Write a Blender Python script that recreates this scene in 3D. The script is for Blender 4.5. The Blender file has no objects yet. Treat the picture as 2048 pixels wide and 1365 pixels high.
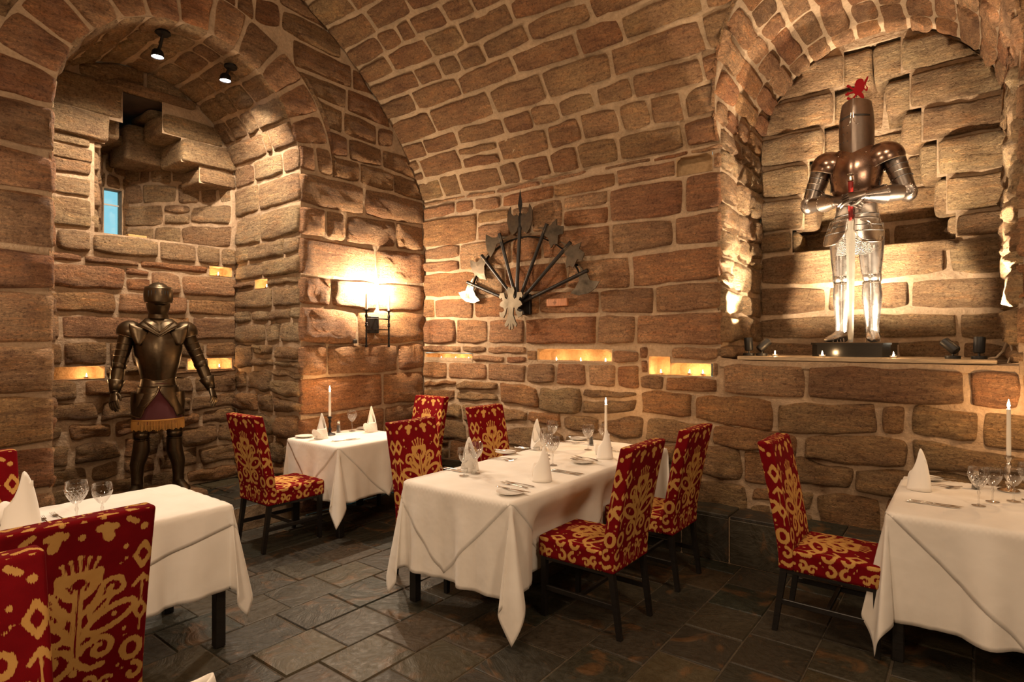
import bpy, math, random
import numpy as np
from mathutils import Vector, Matrix, noise
PI = math.pi
C = bpy.context.scene.collection
sc = bpy.context.scene

# ---------------------------------------------------------------- camera, world, exposure
CAM = (4.89, -4.66, 1.62)
cd = bpy.data.cameras.new('camera'); cam = bpy.data.objects.new('camera', cd); C.objects.link(cam)
cd.sensor_width = 36.0; cd.lens = 1180.0 / 2048 * 36.0; cd.clip_start = 0.05; cd.clip_end = 100
cam.location = CAM
_f = Vector((-0.6134, 0.7898, 0.0)).normalized()
cam.rotation_euler = _f.to_track_quat('-Z', 'Y').to_euler()
sc.camera = cam
sc.view_settings.view_transform = 'Standard'; sc.view_settings.look = 'None'
sc.view_settings.gamma = 1.0; sc.view_settings.use_curve_mapping = False
sc.view_settings.exposure = 0.22
try:
    sc.cycles.use_denoising = True
    sc.cycles.max_bounces = 8; sc.cycles.diffuse_bounces = 4; sc.cycles.glossy_bounces = 4
    sc.cycles.transparent_max_bounces = 16; sc.cycles.caustics_reflective = False
    sc.cycles.sample_clamp_indirect = 4.0
except Exception:
    pass
w = bpy.data.worlds.new('world'); sc.world = w; w.use_nodes = True
w.node_tree.nodes['Background'].inputs[0].default_value = (0.36, 0.72, 0.77, 1)   # dusk sky seen through the slit window
w.node_tree.nodes['Background'].inputs[1].default_value = 1.1

def lamp(kind, loc, power, col, size=0.1, aim=None, spot=60, blend=0.5, parent=None, name='lamp_light', sy=None):
    ld = bpy.data.lights.new(name, kind); ld.energy = power; ld.color = col
    o = bpy.data.objects.new(name, ld); C.objects.link(o); o.location = loc
    if kind == 'AREA':
        ld.size = size
        if sy: ld.shape = 'RECTANGLE'; ld.size_y = sy
    else:
        ld.shadow_soft_size = size
    if kind == 'SPOT':
        ld.spot_size = math.radians(spot); ld.spot_blend = blend
    if aim is not None:
        o.rotation_euler = (Vector(aim) - Vector(loc)).to_track_quat('-Z', 'Y').to_euler()
    if parent: o.parent = parent
    return o
WARM = (1.0, 0.72, 0.47); AMBER = (1.0, 0.57, 0.25); HALO = (1.0, 0.78, 0.54)
# unseen area lights: two overhead above the tables, one fill added behind the camera
lamp('AREA', (3.1, -2.9, 4.85), 40, WARM, 0.5, (2.3, -1.5, 0.75), name='room_light')
lamp('AREA', (5.3, -2.6, 4.85), 36, WARM, 0.5, (4.9, -1.0, 0.75), name='room_light')
lamp('AREA', (7.6, -4.2, 3.2), 42, WARM, 0.8, (3.0, -1.8, 1.6), name='room_light')

lamp('AREA', (3.7, -5.95, 2.6), 50, WARM, 0.5, (2.3, 0.0, 1.9), name='room_light')      # unseen area light added to brighten the walls from the front
lamp('POINT', (0.16, -4.35, 2.15), 26, HALO, 0.05, name='room_light')                    # twin of the visible sconce, just left of the frame
lamp('POINT', (6.9, -0.22, 2.1), 16, HALO, 0.05, name='room_light')                      # unseen point light added right of the frame, no sconce there

# ---------------------------------------------------------------- materials
def mat(name, base=(0.5, 0.5, 0.5), rough=0.5, metal=0.0, **kw):
    m = bpy.data.materials.new(name); m.use_nodes = True
    b = m.node_tree.nodes['Principled BSDF']
    b.inputs['Base Color'].default_value = (*base, 1); b.inputs['Roughness'].default_value = rough
    b.inputs['Metallic'].default_value = metal
    for k, v in kw.items():
        b.inputs[k.replace('_', ' ')].default_value = v
    return m
class N:
    def __init__(s, m): s.t = m.node_tree; s.b = s.t.nodes['Principled BSDF']
    def n(s, typ, **kw):
        x = s.t.nodes.new(typ)
        for k, v in kw.items():
            if k.startswith('i_'):
                key = k[2:]; key = int(key) if key.isdigit() else key.replace('_', ' ')
                x.inputs[key].default_value = v
            else: setattr(x, k, v)
        return x
    def l(s, a, b): s.t.links.new(a, b)
    def math(s, op, a, b=None, clamp=False):
        x = s.t.nodes.new('ShaderNodeMath'); x.operation = op; x.use_clamp = clamp
        for i, v in enumerate((a, b)):
            if v is None: continue
            if isinstance(v, (int, float)): x.inputs[i].default_value = v
            else: s.l(v, x.inputs[i])
        return x.outputs[0]
    def ramp(s, fac, stops):
        r = s.t.nodes.new('ShaderNodeValToRGB'); e = r.color_ramp.elements
        while len(e) > 1: e.remove(e[-1])
        e[0].position = stops[0][0]; e[0].color = (*stops[0][1], 1)
        for p, c in stops[1:]:
            q = e.new(p); q.color = (*c, 1)
        s.l(fac, r.inputs[0]); return r.outputs[0]
    def noise(s, vec, scale, detail=4, rough=0.6, dist=0.0):
        x = s.n('ShaderNodeTexNoise', i_Scale=scale, i_Detail=detail, i_Roughness=rough, i_Distortion=dist)
        if vec is not None: s.l(vec, x.inputs['Vector'])
        return x.outputs['Fac']
    def bump(s, h, strength, dist, normal=None):
        x = s.n('ShaderNodeBump', i_Strength=strength, i_Distance=dist); s.l(h, x.inputs['Height'])
        if normal is not None: s.l(normal, x.inputs['Normal'])
        return x.outputs[0]
    def mix(s, fac, a, b, mode='MIX'):
        x = s.t.nodes.new('ShaderNodeMix'); x.data_type = 'RGBA'; x.blend_type = mode
        for i, v in ((0, fac), (6, a), (7, b)):
            if isinstance(v, (int, float)): x.inputs[i].default_value = v
            elif isinstance(v, tuple): x.inputs[i].default_value = (*v, 1)
            else: s.l(v, x.inputs[i])
        return x.outputs[2]

def stone_mat(name, stops, bump=1.0, dark=1.0):
    m = mat(name, rough=0.88); g = N(m)
    oi = g.n('ShaderNodeObjectInfo'); geo = g.n('ShaderNodeNewGeometry')
    off = g.n('ShaderNodeVectorMath', operation='SCALE'); off.inputs[3].default_value = 37.0
    g.l(oi.outputs['Random'], off.inputs[0])
    add = g.n('ShaderNodeVectorMath', operation='ADD'); g.l(geo.outputs['Position'], add.inputs[0]); g.l(off.outputs[0], add.inputs[1])
    P = add.outputs[0]
    bed = g.n('ShaderNodeMapping'); bed.inputs['Scale'].default_value = (2.2, 2.2, 13.0); bed.inputs['Rotation'].default_value = (0.12, 0.16, 0)
    g.l(P, bed.inputs[0])
    nb = g.noise(bed.outputs[0], 2.2, 6, 0.62, 0.6)          # bedding planes of the sandstone
    n1 = g.noise(P, 3.0, 3, 0.5)
    n2 = g.noise(P, 52.0, 5, 0.72)
    n3 = g.noise(P, 14.0, 5, 0.65, 0.4)
    col = g.ramp(oi.outputs['Random'], stops)
    c2 = g.ramp(nb, [(0.28, (0.52, 0.42, 0.36)), (0.5, (1.0, 1.0, 1.0)), (0.72, (1.35, 1.15, 0.95))])
    col = g.mix(0.9, col, c2, 'MULTIPLY')
    c3 = g.ramp(n1, [(0.3, (0.78, 0.62, 0.52)), (0.65, (1.12, 1.14, 1.1))])
    col = g.mix(0.7, col, c3, 'MULTIPLY')
    c4 = g.ramp(n2, [(0.36, (0.42, 0.36, 0.32)), (0.46, (1.0, 1.0, 1.0)), (0.62, (1.12, 1.12, 1.1)), (0.70, (1.5, 1.5, 1.45))])
    col = g.mix(0.85, col, c4, 'MULTIPLY')
    if dark != 1.0: col = g.mix(1.0, col, (dark, dark, dark), 'MULTIPLY')
    g.l(col, g.b.inputs['Base Color'])
    rdg = lambda x, k: g.math('MULTIPLY', g.math('ABSOLUTE', g.math('SUBTRACT', x, 0.5)), k)
    tl_ = g.n('ShaderNodeMapping'); tl_.inputs['Scale'].default_value = (1.0, 1.0, 3.2); tl_.inputs['Rotation'].default_value = (0.5, 0.7, 0.2); g.l(P, tl_.inputs[0])
    n4 = g.noise(tl_.outputs[0], 15.0, 6, 0.72, 1.0)          # tooling and weathering ridges
    h = g.math('ADD', g.math('ADD', g.math('MULTIPLY', nb, 0.5), g.math('MULTIPLY', n3, 0.7)), g.math('SUBTRACT', g.math('MULTIPLY', n2, 0.55), g.math('ADD', rdg(n4, 1.7), rdg(n3, 0.9))))
    pit = g.ramp(n4, [(0.42, (1.12, 1.10, 1.06)), (0.5, (0.62, 0.56, 0.5)), (0.58, (1.10, 1.08, 1.05))])
    col = g.mix(0.8, col, pit, 'MULTIPLY'); g.l(col, g.b.inputs['Base Color'])
    g.l(g.bump(h, min(1.0, bump), 0.085 * bump), g.b.inputs['Normal'])
    return m
M = {}
M['stone'] = stone_mat('sandstone', [(0.0, (0.468, 0.225, 0.107)), (0.2, (0.649, 0.375, 0.205)), (0.4, (0.403, 0.237, 0.124)), (0.6, (0.714, 0.451, 0.259)), (0.8, (0.545, 0.250, 0.107)), (1.0, (0.623, 0.387, 0.183))])
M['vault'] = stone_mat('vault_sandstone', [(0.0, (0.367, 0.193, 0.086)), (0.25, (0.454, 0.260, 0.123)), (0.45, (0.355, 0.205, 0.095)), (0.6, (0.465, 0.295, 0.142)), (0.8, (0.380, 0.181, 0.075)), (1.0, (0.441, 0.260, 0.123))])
M['pale'] = stone_mat('pale_sandstone', [(0.0, (0.490, 0.353, 0.204)), (0.35, (0.575, 0.423, 0.255)), (0.6, (0.468, 0.301, 0.171)), (0.8, (0.596, 0.443, 0.255)), (1.0, (0.511, 0.333, 0.188))])
M['lowstone'] = stone_mat('rubble_sandstone', [(0.0, (0.350, 0.226, 0.112)), (0.3, (0.490, 0.305, 0.149)), (0.5, (0.398, 0.283, 0.149)), (0.7, (0.515, 0.271, 0.112)), (1.0, (0.467, 0.326, 0.167))])

def mortar_mat(name, c):
    m = mat(name, rough=0.95); g = N(m); geo = g.n('ShaderNodeNewGeometry'); P = geo.outputs['Position']
    a = g.noise(P, 3.0, 4); b = g.noise(P, 38, 5, 0.7); d = g.noise(P, 12, 3)
    col = g.ramp(a, [(0.3, tuple(x * 0.72 for x in c)), (0.7, tuple(x * 1.12 for x in c))])
    col = g.mix(0.5, col, g.ramp(b, [(0.35, (0.6, 0.56, 0.5)), (0.6, (1.05, 1.05, 1.05))]), 'MULTIPLY')
    g.l(col, g.b.inputs['Base Color'])
    g.l(g.bump(g.math('ADD', g.math('MULTIPLY', d, 0.9), g.math('MULTIPLY', b, 0.4)), 1.0, 0.02), g.b.inputs['Normal'])
    return m
M['mortar'] = mortar_mat('lime_mortar', (0.43, 0.305, 0.195))
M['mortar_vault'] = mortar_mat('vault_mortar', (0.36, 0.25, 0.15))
M['soot'] = mortar_mat('hole_stone', (0.44, 0.29, 0.15))

def slate_mat():
    m = mat('slate', rough=0.42); g = N(m); oi = g.n('ShaderNodeObjectInfo'); geo = g.n('ShaderNodeNewGeometry')
    off = g.n('ShaderNodeVectorMath', operation='SCALE'); off.inputs[3].default_value = 21.0
    g.l(oi.outputs['Random'], off.inputs[0])
    add = g.n('ShaderNodeVectorMath', operation='ADD'); g.l(geo.outputs['Position'], add.inputs[0]); g.l(off.outputs[0], add.inputs[1]); P = add.outputs[0]
    base = g.ramp(oi.outputs['Random'], [(0, (0.0202, 0.0194, 0.0122)), (0.2, (0.0396, 0.0324, 0.0216)), (0.4, (0.0158, 0.0202, 0.0130)), (0.55, (0.0504, 0.0324, 0.0158)), (0.7, (0.0245, 0.0223, 0.0158)), (0.85, (0.0612, 0.0475, 0.0216)), (1.0, (0.0216, 0.0187, 0.0144))])
    n1 = g.noise(P, 3.2, 5, 0.6, 1.6); n2 = g.noise(P, 30, 4, 0.6)
    rust = g.ramp(n1, [(0.56, (0, 0, 0)), (0.66, (1, 1, 1))])
    col = g.mix(g.math('MULTIPLY', rust, 0.6), base, (0.13, 0.060, 0.018))
    col = g.mix(0.6, col, g.ramp(n2, [(0.3, (0.6, 0.6, 0.6)), (0.7, (1.25, 1.25, 1.25))]), 'MULTIPLY')
    g.l(col, g.b.inputs['Base Color'])
    terr = g.math('MULTIPLY', g.math('FRACT', g.math('MULTIPLY', n1, 7.0)), 0.25)
    g.l(g.bump(g.math('ADD', terr, g.math('ADD', g.math('MULTIPLY', n1, 1.0), g.math('MULTIPLY', n2, 0.25))), 0.6, 0.012), g.b.inputs['Normal'])
    g.l(g.ramp(n2, [(0.3, (0.42, 0.42, 0.42)), (0.7, (0.66, 0.66, 0.66))]), g.b.inputs['Roughness'])
    return m
M['slate'] = slate_mat()
M['grout'] = mortar_mat('floor_grout', (0.085, 0.066, 0.042))

def linen_mat():
    m = mat('white_linen', (0.80, 0.76, 0.70), 0.85, Sheen_Weight=0.15); g = N(m); tc = g.n('ShaderNodeTexCoord'); O = tc.outputs['Object']
    n = g.noise(O, 5.0, 3, 0.5); f = g.noise(O, 300, 2)
    sp = g.n('ShaderNodeSeparateXYZ'); g.l(O, sp.inputs[0])
    def fold(x, period, off):
        q = g.math('FRACT', g.math('ADD', g.math('DIVIDE', x, period), off)); return g.math('SUBTRACT', 1.0, g.math('MULTIPLY', g.math('ABSOLUTE', g.math('SUBTRACT', q, 0.5)), 40.0), clamp=True)
    crease = g.math('MAXIMUM', fold(g.math('ADD', sp.outputs[0], g.math('MULTIPLY', n, 0.02)), 0.47, 0.2), fold(g.math('ADD', sp.outputs[1], g.math('MULTIPLY', n, 0.02)), 0.43, 0.35))
    h = g.math('ADD', g.math('MULTIPLY', n, 0.8), g.math('ADD', g.math('MULTIPLY', crease, 0.05), g.math('MULTIPLY', f, 0.012)))
    g.l(g.bump(h, 0.5, 0.02), g.b.inputs['Normal'])
    g.l(g.ramp(n, [(0.3, (0.76, 0.71, 0.64)), (0.7, (0.83, 0.79, 0.73))]), g.b.inputs['Base Color'])
    return m
M['linen'] = linen_mat()
M['napkin'] = mat('napkin_linen', (0.86, 0.82, 0.76), 0.85)

def ikat_mat():
    m = mat('ikat_velvet', rough=1.0, Specular_IOR_Level=0.12); g = N(m)
    a = g.n('ShaderNodeAttribute'); a.attribute_name = 'ikat'
    p = g.n('ShaderNodeAttribute'); p.attribute_name = 'ikat_uv'
    mp = g.n('ShaderNodeMapping'); mp.inputs['Scale'].default_value = (330, 26, 1); g.l(p.outputs['Vector'], mp.inputs[0])
    st = g.noise(mp.outputs[0], 1.0, 2, 0.5)
    mp2 = g.n('ShaderNodeMapping'); mp2.inputs['Scale'].default_value = (120, 14, 1); g.l(p.outputs['Vector'], mp2.inputs[0])
    st2 = g.noise(mp2.outputs[0], 1.0, 2, 0.5)
    s = g.math('ADD', a.outputs['Fac'], g.math('ADD', g.math('MULTIPLY', g.math('SUBTRACT', st, 0.5), 0.013), g.math('MULTIPLY', g.math('SUBTRACT', st2, 0.5), 0.009)))
    fac = g.math('MULTIPLY', g.math('ADD', g.math('MULTIPLY', s, -1.0), 0.0008), 700.0, clamp=True)
    nz = g.noise(p.outputs['Vector'], 9, 3)
    red = g.ramp(nz, [(0.3, (0.125, 0.0015, 0.004)), (0.7, (0.175, 0.003, 0.006))])
    gold = g.ramp(nz, [(0.3, (0.46, 0.245, 0.066)), (0.7, (0.56, 0.32, 0.10))])
    g.l(g.mix(fac, red, gold), g.b.inputs['Base Color'])
    g.l(g.bump(g.noise(p.outputs['Vector'], 600, 2), 0.3, 0.002), g.b.inputs['Normal'])
    return m
M['ikat'] = ikat_mat()
def wood_mat(name, c, rough=0.35, sc_=(3, 3, 30)):
    m = mat(name, c, rough); g = N(m); tc = g.n('ShaderNodeTexCoord'); mp = g.n('ShaderNodeMapping'); mp.inputs['Scale'].default_value = sc_
    g.l(tc.outputs['Object'], mp.inputs[0]); n = g.noise(mp.outputs[0], 3, 4)
    g.l(g.ramp(n, [(0.3, tuple(x * 0.6 for x in c)), (0.7, tuple(x * 1.3 for x in c))]), g.b.inputs['Base Color'])
    g.l(g.bump(n, 0.2, 0.004), g.b.inputs['Normal']); return m
M['blackwood'] = wood_mat('black_stained_wood', (0.010, 0.008, 0.007), 0.4)
M['plaque'] = wood_mat('reddish_wood', (0.42, 0.17, 0.07), 0.5, (30, 3, 3))
M['board'] = wood_mat('painted_board', (0.42, 0.31, 0.19), 0.5)
M['darkwood_and_shade'] = wood_mat('dark_wood_and_painted_shade', (0.05, 0.03, 0.018), 0.7)
def metal_mat(name, c, rough, bump=0.0, var=0.5):
    m = mat(name, c, rough, 1.0); g = N(m); tc = g.n('ShaderNodeTexCoord'); n = g.noise(tc.outputs['Object'], 7, 5, 0.65)
    g.l(g.ramp(n, [(0.3, tuple(x * (1 - var) for x in c)), (0.7, c)]), g.b.inputs['Base Color'])
    g.l(g.ramp(n, [(0.3, (rough * 1.5,) * 3), (0.7, (rough * 0.8,) * 3)]), g.b.inputs['Roughness'])
    if bump:
        g.l(g.bump(g.noise(tc.outputs['Object'], 11, 3), 0.4, bump), g.b.inputs['Normal'])
    return m
M['steel'] = metal_mat('polished_steel', (0.62, 0.58, 0.54), 0.24, 0.004, 0.25)
M['reflectsteel'] = metal_mat('steel_with_painted_reflection', (0.36, 0.24, 0.18), 0.22, 0.003, 0.3)  # brown reflection of the room painted into the steel colour
M['oldsteel'] = metal_mat('aged_steel', (0.135, 0.098, 0.060), 0.34, 0.006, 0.5)
M['trim'] = metal_mat('bright_steel_edge', (0.78, 0.70, 0.60), 0.2, 0, 0.1)
M['oldtrim'] = metal_mat('aged_steel_edge', (0.26, 0.19, 0.115), 0.28, 0, 0.2)
M['iron'] = metal_mat('black_iron', (0.035, 0.032, 0.03), 0.45, 0.003, 0.3)
M['axe'] = metal_mat('tarnished_axe_steel', (0.24, 0.20, 0.15), 0.34, 0.006, 0.8)
M['hub'] = metal_mat('pewter_plate', (0.20, 0.165, 0.12), 0.45, 0.004, 0.4)
M['silver'] = metal_mat('silver_plate', (0.80, 0.74, 0.66), 0.16, 0, 0.2)
M['blackpaint'] = mat('matt_black_paint', (0.012, 0.012, 0.012), 0.45)
M['gloss'] = mat('gloss_black_plinth', (0.014, 0.013, 0.012), 0.18)
M['leather'] = mat('black_leather', (0.02, 0.015, 0.012), 0.5)
M['velvet'] = mat('dark_red_velvet', (0.06, 0.004, 0.006), 0.9, Sheen_Weight=0.3)
M['fringe'] = mat('gold_fringe', (0.42, 0.20, 0.04), 0.8)
M['grip'] = mat('red_sword_grip', (0.30, 0.016, 0.012), 0.5)
M['red'] = mat('red_enamel', (0.33, 0.002, 0.006), 0.65, Specular_IOR_Level=0.2)
M['china'] = mat('white_china', (0.78, 0.74, 0.68), 0.12)
M['wax'] = mat('ivory_wax', (0.85, 0.78, 0.66), 0.45, Subsurface_Weight=0.0)
M['pepper'] = mat('peppercorns', (0.02, 0.015, 0.01), 0.6)
M['cable'] = mat('beige_cable', (0.42, 0.32, 0.22), 0.5)
M['wicker'] = mat('tan_card', (0.45, 0.27, 0.10), 0.7)
def emit(name, c, s):
    m = mat(name, (0, 0, 0), 0.5); b = m.node_tree.nodes['Principled BSDF']
    b.inputs['Emission Color'].default_value = (*c, 1); b.inputs['Emission Strength'].default_value = s; return m
def glow(name, c, s_):
    m = bpy.data.materials.new(name); m.use_nodes = True; t = m.node_tree; t.nodes.remove(t.nodes['Principled BSDF'])
    e = t.nodes.new('ShaderNodeEmission'); e.inputs[0].default_value = (*c, 1); e.inputs[1].default_value = s_
    tr = t.nodes.new('ShaderNodeBsdfTransparent'); ad = t.nodes.new('ShaderNodeAddShader')
    t.links.new(e.outputs[0], ad.inputs[0]); t.links.new(tr.outputs[0], ad.inputs[1]); t.links.new(ad.outputs[0], t.nodes['Material Output'].inputs[0]); return m
M['flame'] = glow('candle_flame', (1.0, 0.72, 0.38), 30)
M['bulb'] = glow('candle_bulb', (1.0, 0.84, 0.62), 22)
M['halogen'] = emit('halogen_lens', (0.95, 0.92, 1.0), 40)
M['halospot'] = emit('uplighter_lens', (1.0, 0.85, 0.62), 12)
def glass_mat(name, cut=False, tint=(0.97, 0.97, 0.97)):
    m = bpy.data.materials.new(name); m.use_nodes = True; t = m.node_tree; t.nodes.remove(t.nodes['Principled BSDF'])
    out = t.nodes['Material Output']; tr = t.nodes.new('ShaderNodeBsdfTransparent'); tr.inputs[0].default_value = (*tint, 1)
    gl = t.nodes.new('ShaderNodeBsdfGlossy'); gl.inputs['Roughness'].default_value = 0.04
    lw = t.nodes.new('ShaderNodeLayerWeight'); lw.inputs['Blend'].default_value = 0.38
    mul = t.nodes.new('ShaderNodeMath'); mul.operation = 'MULTIPLY_ADD'; mul.inputs[1].default_value = 0.9; mul.inputs[2].default_value = 0.07
    t.links.new(lw.outputs['Facing'], mul.inputs[0])
    mx = t.nodes.new('ShaderNodeMixShader'); t.links.new(tr.outputs[0], mx.inputs[1]); t.links.new(gl.outputs[0], mx.inputs[2])
    fac = mul.outputs[0]
    if cut:
        uv = t.nodes.new('ShaderNodeAttribute'); uv.attribute_name = 'ang'
        sep = t.nodes.new('ShaderNodeSeparateXYZ'); t.links.new(uv.outputs['Vector'], sep.inputs[0])
        def mth(op, a, b=None):
            x = t.nodes.new('ShaderNodeMath'); x.operation = op
            for i, v in enumerate((a, b)):
                if v is None: continue
                if isinstance(v, (int, float)): x.inputs[i].default_value = v
                else: t.links.new(v, x.inputs[i])
            return x.outputs[0]
        a1 = mth('ABSOLUTE', mth('SINE', mth('ADD', mth('MULTIPLY', sep.outputs[0], 8.0), mth('MULTIPLY', sep.outputs[1], 110.0))))
        a2 = mth('ABSOLUTE', mth('SINE', mth('SUBTRACT', mth('MULTIPLY', sep.outputs[0], 8.0), mth('MULTIPLY', sep.outputs[1], 110.0))))
        mn = mth('MINIMUM', a1, a2); line = mth('LESS_THAN', mn, 0.18)
        band = mth('MULTIPLY', mth('GREATER_THAN', sep.outputs[1], 0.105), mth('LESS_THAN', sep.outputs[1], 0.168))
        ln = mth('MULTIPLY', line, band)
        bp = t.nodes.new('ShaderNodeBump'); bp.inputs['Strength'].default_value = 1.0; bp.inputs['Distance'].default_value = 0.004
        t.links.new(mth('MULTIPLY', mn, band), bp.inputs['Height']); t.links.new(bp.outputs[0], gl.inputs['Normal'])
        fac = mth('MINIMUM', mth('ADD', fac, mth('ADD', mth('MULTIPLY', ln, 0.35), mth('MULTIPLY', band, 0.12))), 1.0)
    t.links.new(fac, mx.inputs[0]); t.links.new(mx.outputs[0], out.inputs[0]); return m
M['glass'] = glass_mat('clear_glass'); M['cutglass'] = glass_mat('cut_crystal', True)
M['pane'] = glass_mat('window_glass', False, (0.85, 0.95, 1.0))

# ---------------------------------------------------------------- object helpers
def obj(name, verts, faces, m, parent=None, smooth=True, loc=(0, 0, 0), rot=(0, 0, 0), auto=None):
    me = bpy.data.meshes.new(name); me.from_pydata([tuple(v) for v in verts], [], faces)
    if m is not None: me.materials.append(M[m] if isinstance(m, str) else m)
    if smooth: me.polygons.foreach_set('use_smooth', [True] * len(me.polygons))
    me.update()
    o = bpy.data.objects.new(name, me); C.objects.link(o); o.location = loc; o.rotation_euler = rot
    if parent is not None: o.parent = parent
    if auto is not None and smooth: me.set_sharp_from_angle(angle=math.radians(auto))
    return o
def tag(o, label=None, cat=None, group=None, kind=None):
    if label: o['label'] = label
    if cat: o['category'] = cat
    if group: o['group'] = group
    if kind: o['kind'] = kind
    return o
def thing(name, label, cat, loc=(0, 0, 0), rz=0, group=None):
    o = bpy.data.objects.new(name, None); C.objects.link(o); o.location = loc; o.rotation_euler = (0, 0, rz); o.empty_display_size = 0.1
    return tag(o, label, cat, group)
def dup(root, loc, rz, label=None, group=None):
    r = root.copy(); C.objects.link(r); r.location = loc; r.rotation_euler = (0, 0, rz)
    if label: r['label'] = label
    if group: r['group'] = group
    for ch in list(root.children):
        c = ch.copy(); C.objects.link(c); c.parent = r
        for gch in list(ch.children):
            d = gch.copy(); C.objects.link(d); d.parent = c
    return r
class MB:
    def __init__(s): s.v = []; s.f = []
    def add(s, vs, fs):
        k = len(s.v); s.v += [tuple(v) for v in vs]; s.f += [tuple(i + k for i in f) for f in fs]; return s
    def box(s, x0, x1, y0, y1, z0, z1, bev=0.0):
        b = min(bev, (x1 - x0) * .45, (y1 - y0) * .45, (z1 - z0) * .45)
        if b <= 0:
            vs = [(x, y, z) for z in (z0, z1) for y in (y0, y1) for x in (x0, x1)]
            return s.add(vs, [(0, 2, 3, 1), (4, 5, 7, 6), (0, 1, 5, 4), (2, 6, 7, 3), (0, 4, 6, 2), (1, 3, 7, 5)])
        vs = []; idx = {}
        for i, (xs, sx) in enumerate(((x0, 1), (x1, -1))):
            for j, (ys, sy) in enumerate(((y0, 1), (y1, -1))):
                for k, (zs, sz) in enumerate(((z0, 1), (z1, -1))):
                    for a, p in enumerate(((xs, ys + sy * b, zs + sz * b), (xs + sx * b, ys, zs + sz * b), (xs + sx * b, ys + sy * b, zs))):
                        idx[i, j, k, a] = len(vs); vs.append(p)
        fs = []
        for i in (0, 1): fs.append([idx[i, j, k, 0] for j, k in ((0, 0), (0, 1), (1, 1), (1, 0))][::(1 if i == 0 else -1)])
        for j in (0, 1): fs.append([idx[i, j, k, 1] for i, k in ((0, 0), (1, 0), (1, 1), (0, 1))][::(1 if j == 0 else -1)])
        for k in (0, 1): fs.append([idx[i, j, k, 2] for i, j in ((0, 0), (0, 1), (1, 1), (1, 0))][::(1 if k == 0 else -1)])
        for j in (0, 1):
            for k in (0, 1):
                q = [idx[0, j, k, 1], idx[1, j, k, 1], idx[1, j, k, 2], idx[0, j, k, 2]]; fs.append(q if (j + k) % 2 else q[::-1])
        for i in (0, 1):
            for k in (0, 1):
                q = [idx[i, 0, k, 0], idx[i, 1, k, 0], idx[i, 1, k, 2], idx[i, 0, k, 2]]; fs.append(q[::-1] if (i + k) % 2 else q)
        for i in (0, 1):
            for j in (0, 1):
                q = [idx[i, j, 0, 0], idx[i, j, 1, 0], idx[i, j, 1, 1], idx[i, j, 0, 1]]; fs.append(q if (i + j) % 2 else q[::-1])
        for i in (0, 1):
            for j in (0, 1):
                for k in (0, 1):
                    q = [idx[i, j, k, a] for a in range(3)]; fs.append(q if (i + j + k) % 2 == 0 else q[::-1])
        return s.add(vs, fs)
    def lathe(s, prof, n=24, c=(0, 0, 0), axis='z'):
        vs = []; fs = []; ax = {'z': lambda r, h, a: (r * math.cos(a), r * math.sin(a), h), 'y': lambda r, h, a: (r * math.cos(a), h, -r * math.sin(a)), 'x': lambda r, h, a: (h, r * math.cos(a), r * math.sin(a))}[axis]
        for r, h in prof:
            for i in range(n):
                p = ax(max(r, 1e-4), h, 2 * PI * i / n); vs.append((p[0] + c[0], p[1] + c[1], p[2] + c[2]))
        for j in range(len(prof) - 1):
            for i in range(n):
                a = j * n + i; b = j * n + (i + 1) % n; fs.append((a, b, b + n, a + n))
        return s.add(vs, fs)
    def tube(s, pts, rad, n=12, ref=(0, 0, 1), cap=True, pw=2.0, rot0=0.0):
        """sections along pts; rad[i] = r or (r_side, r_ref); superellipse power pw"""
        pts = [Vector(p) for p in pts]; m = len(pts); vs = []; fs = []; ref = Vector(ref)
        for i, p in enumerate(pts):
            d = (pts[min(i + 1, m - 1)] - pts[max(i - 1, 0)]).normalized()
            sd = d.cross(ref)
            sd = sd.normalized() if sd.length > 1e-4 else Vector((1, 0, 0))
            up = sd.cross(d).normalized(); r = rad[i] if isinstance(rad, (list, tuple)) and not (len(rad) == 2 and m != 2 and not isinstance(rad[0], (list, tuple))) else rad
            ra, rb = r if isinstance(r, (list, tuple)) else (r, r)
            for k in range(n):
                a = 2 * PI * k / n + rot0; ca, sa = math.cos(a), math.sin(a)
                ca = math.copysign(abs(ca) ** (2 / pw), ca); sa = math.copysign(abs(sa) ** (2 / pw), sa)
                vs.append(p + sd * ra * ca + up * rb * sa)
        for i in range(m - 1):
            for k in range(n):
                a = i * n + k; b = i * n + (k + 1) % n; fs.append((a, a + n, b + n, b))
        if cap:
            fs.append(tuple(range(n))); fs.append(tuple(range((m - 1) * n, m * n))[::-1])
        return s.add(vs, fs)
    def ell(s, c, r, nu=16, nv=10, rotm=None, zmin=-1.0, zmax=1.0):
        c = Vector(c); vs = []; fs = []
        for j in range(nv + 1):
            ph = math.asin(zmin) + (math.asin(zmax) - math.asin(zmin)) * j / nv
            for i in range(nu):
                a = 2 * PI * i / nu; q = Vector((r[0] * math.cos(ph) * math.cos(a), r[1] * math.cos(ph) * math.sin(a), r[2] * math.sin(ph)))
                if rotm is not None: q = rotm @ q
                vs.append(c + q)
        for j in range(nv):
            for i in range(nu):
                a = j * nu + i; b = j * nu + (i + 1) % nu; fs.append((a, b, b + nu, a + nu))
        return s.add(vs, fs)
    def prism(s, poly, y0, y1, frame=None):
        """2-D outline (x, z) extruded y0..y1; frame maps (x, y, z)"""
        fr = frame or (lambda x, y, z: (x, y, z)); n = len(poly)
        vs = [fr(x, y0, z) for x, z in poly] + [fr(x, y1, z) for x, z in poly]
        fs = [tuple(range(n)), tuple(range(n, 2 * n))[::-1]] + [(i, i + n, (i + 1) % n + n, (i + 1) % n) for i in range(n)]
        return s.add(vs, fs)
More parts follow.
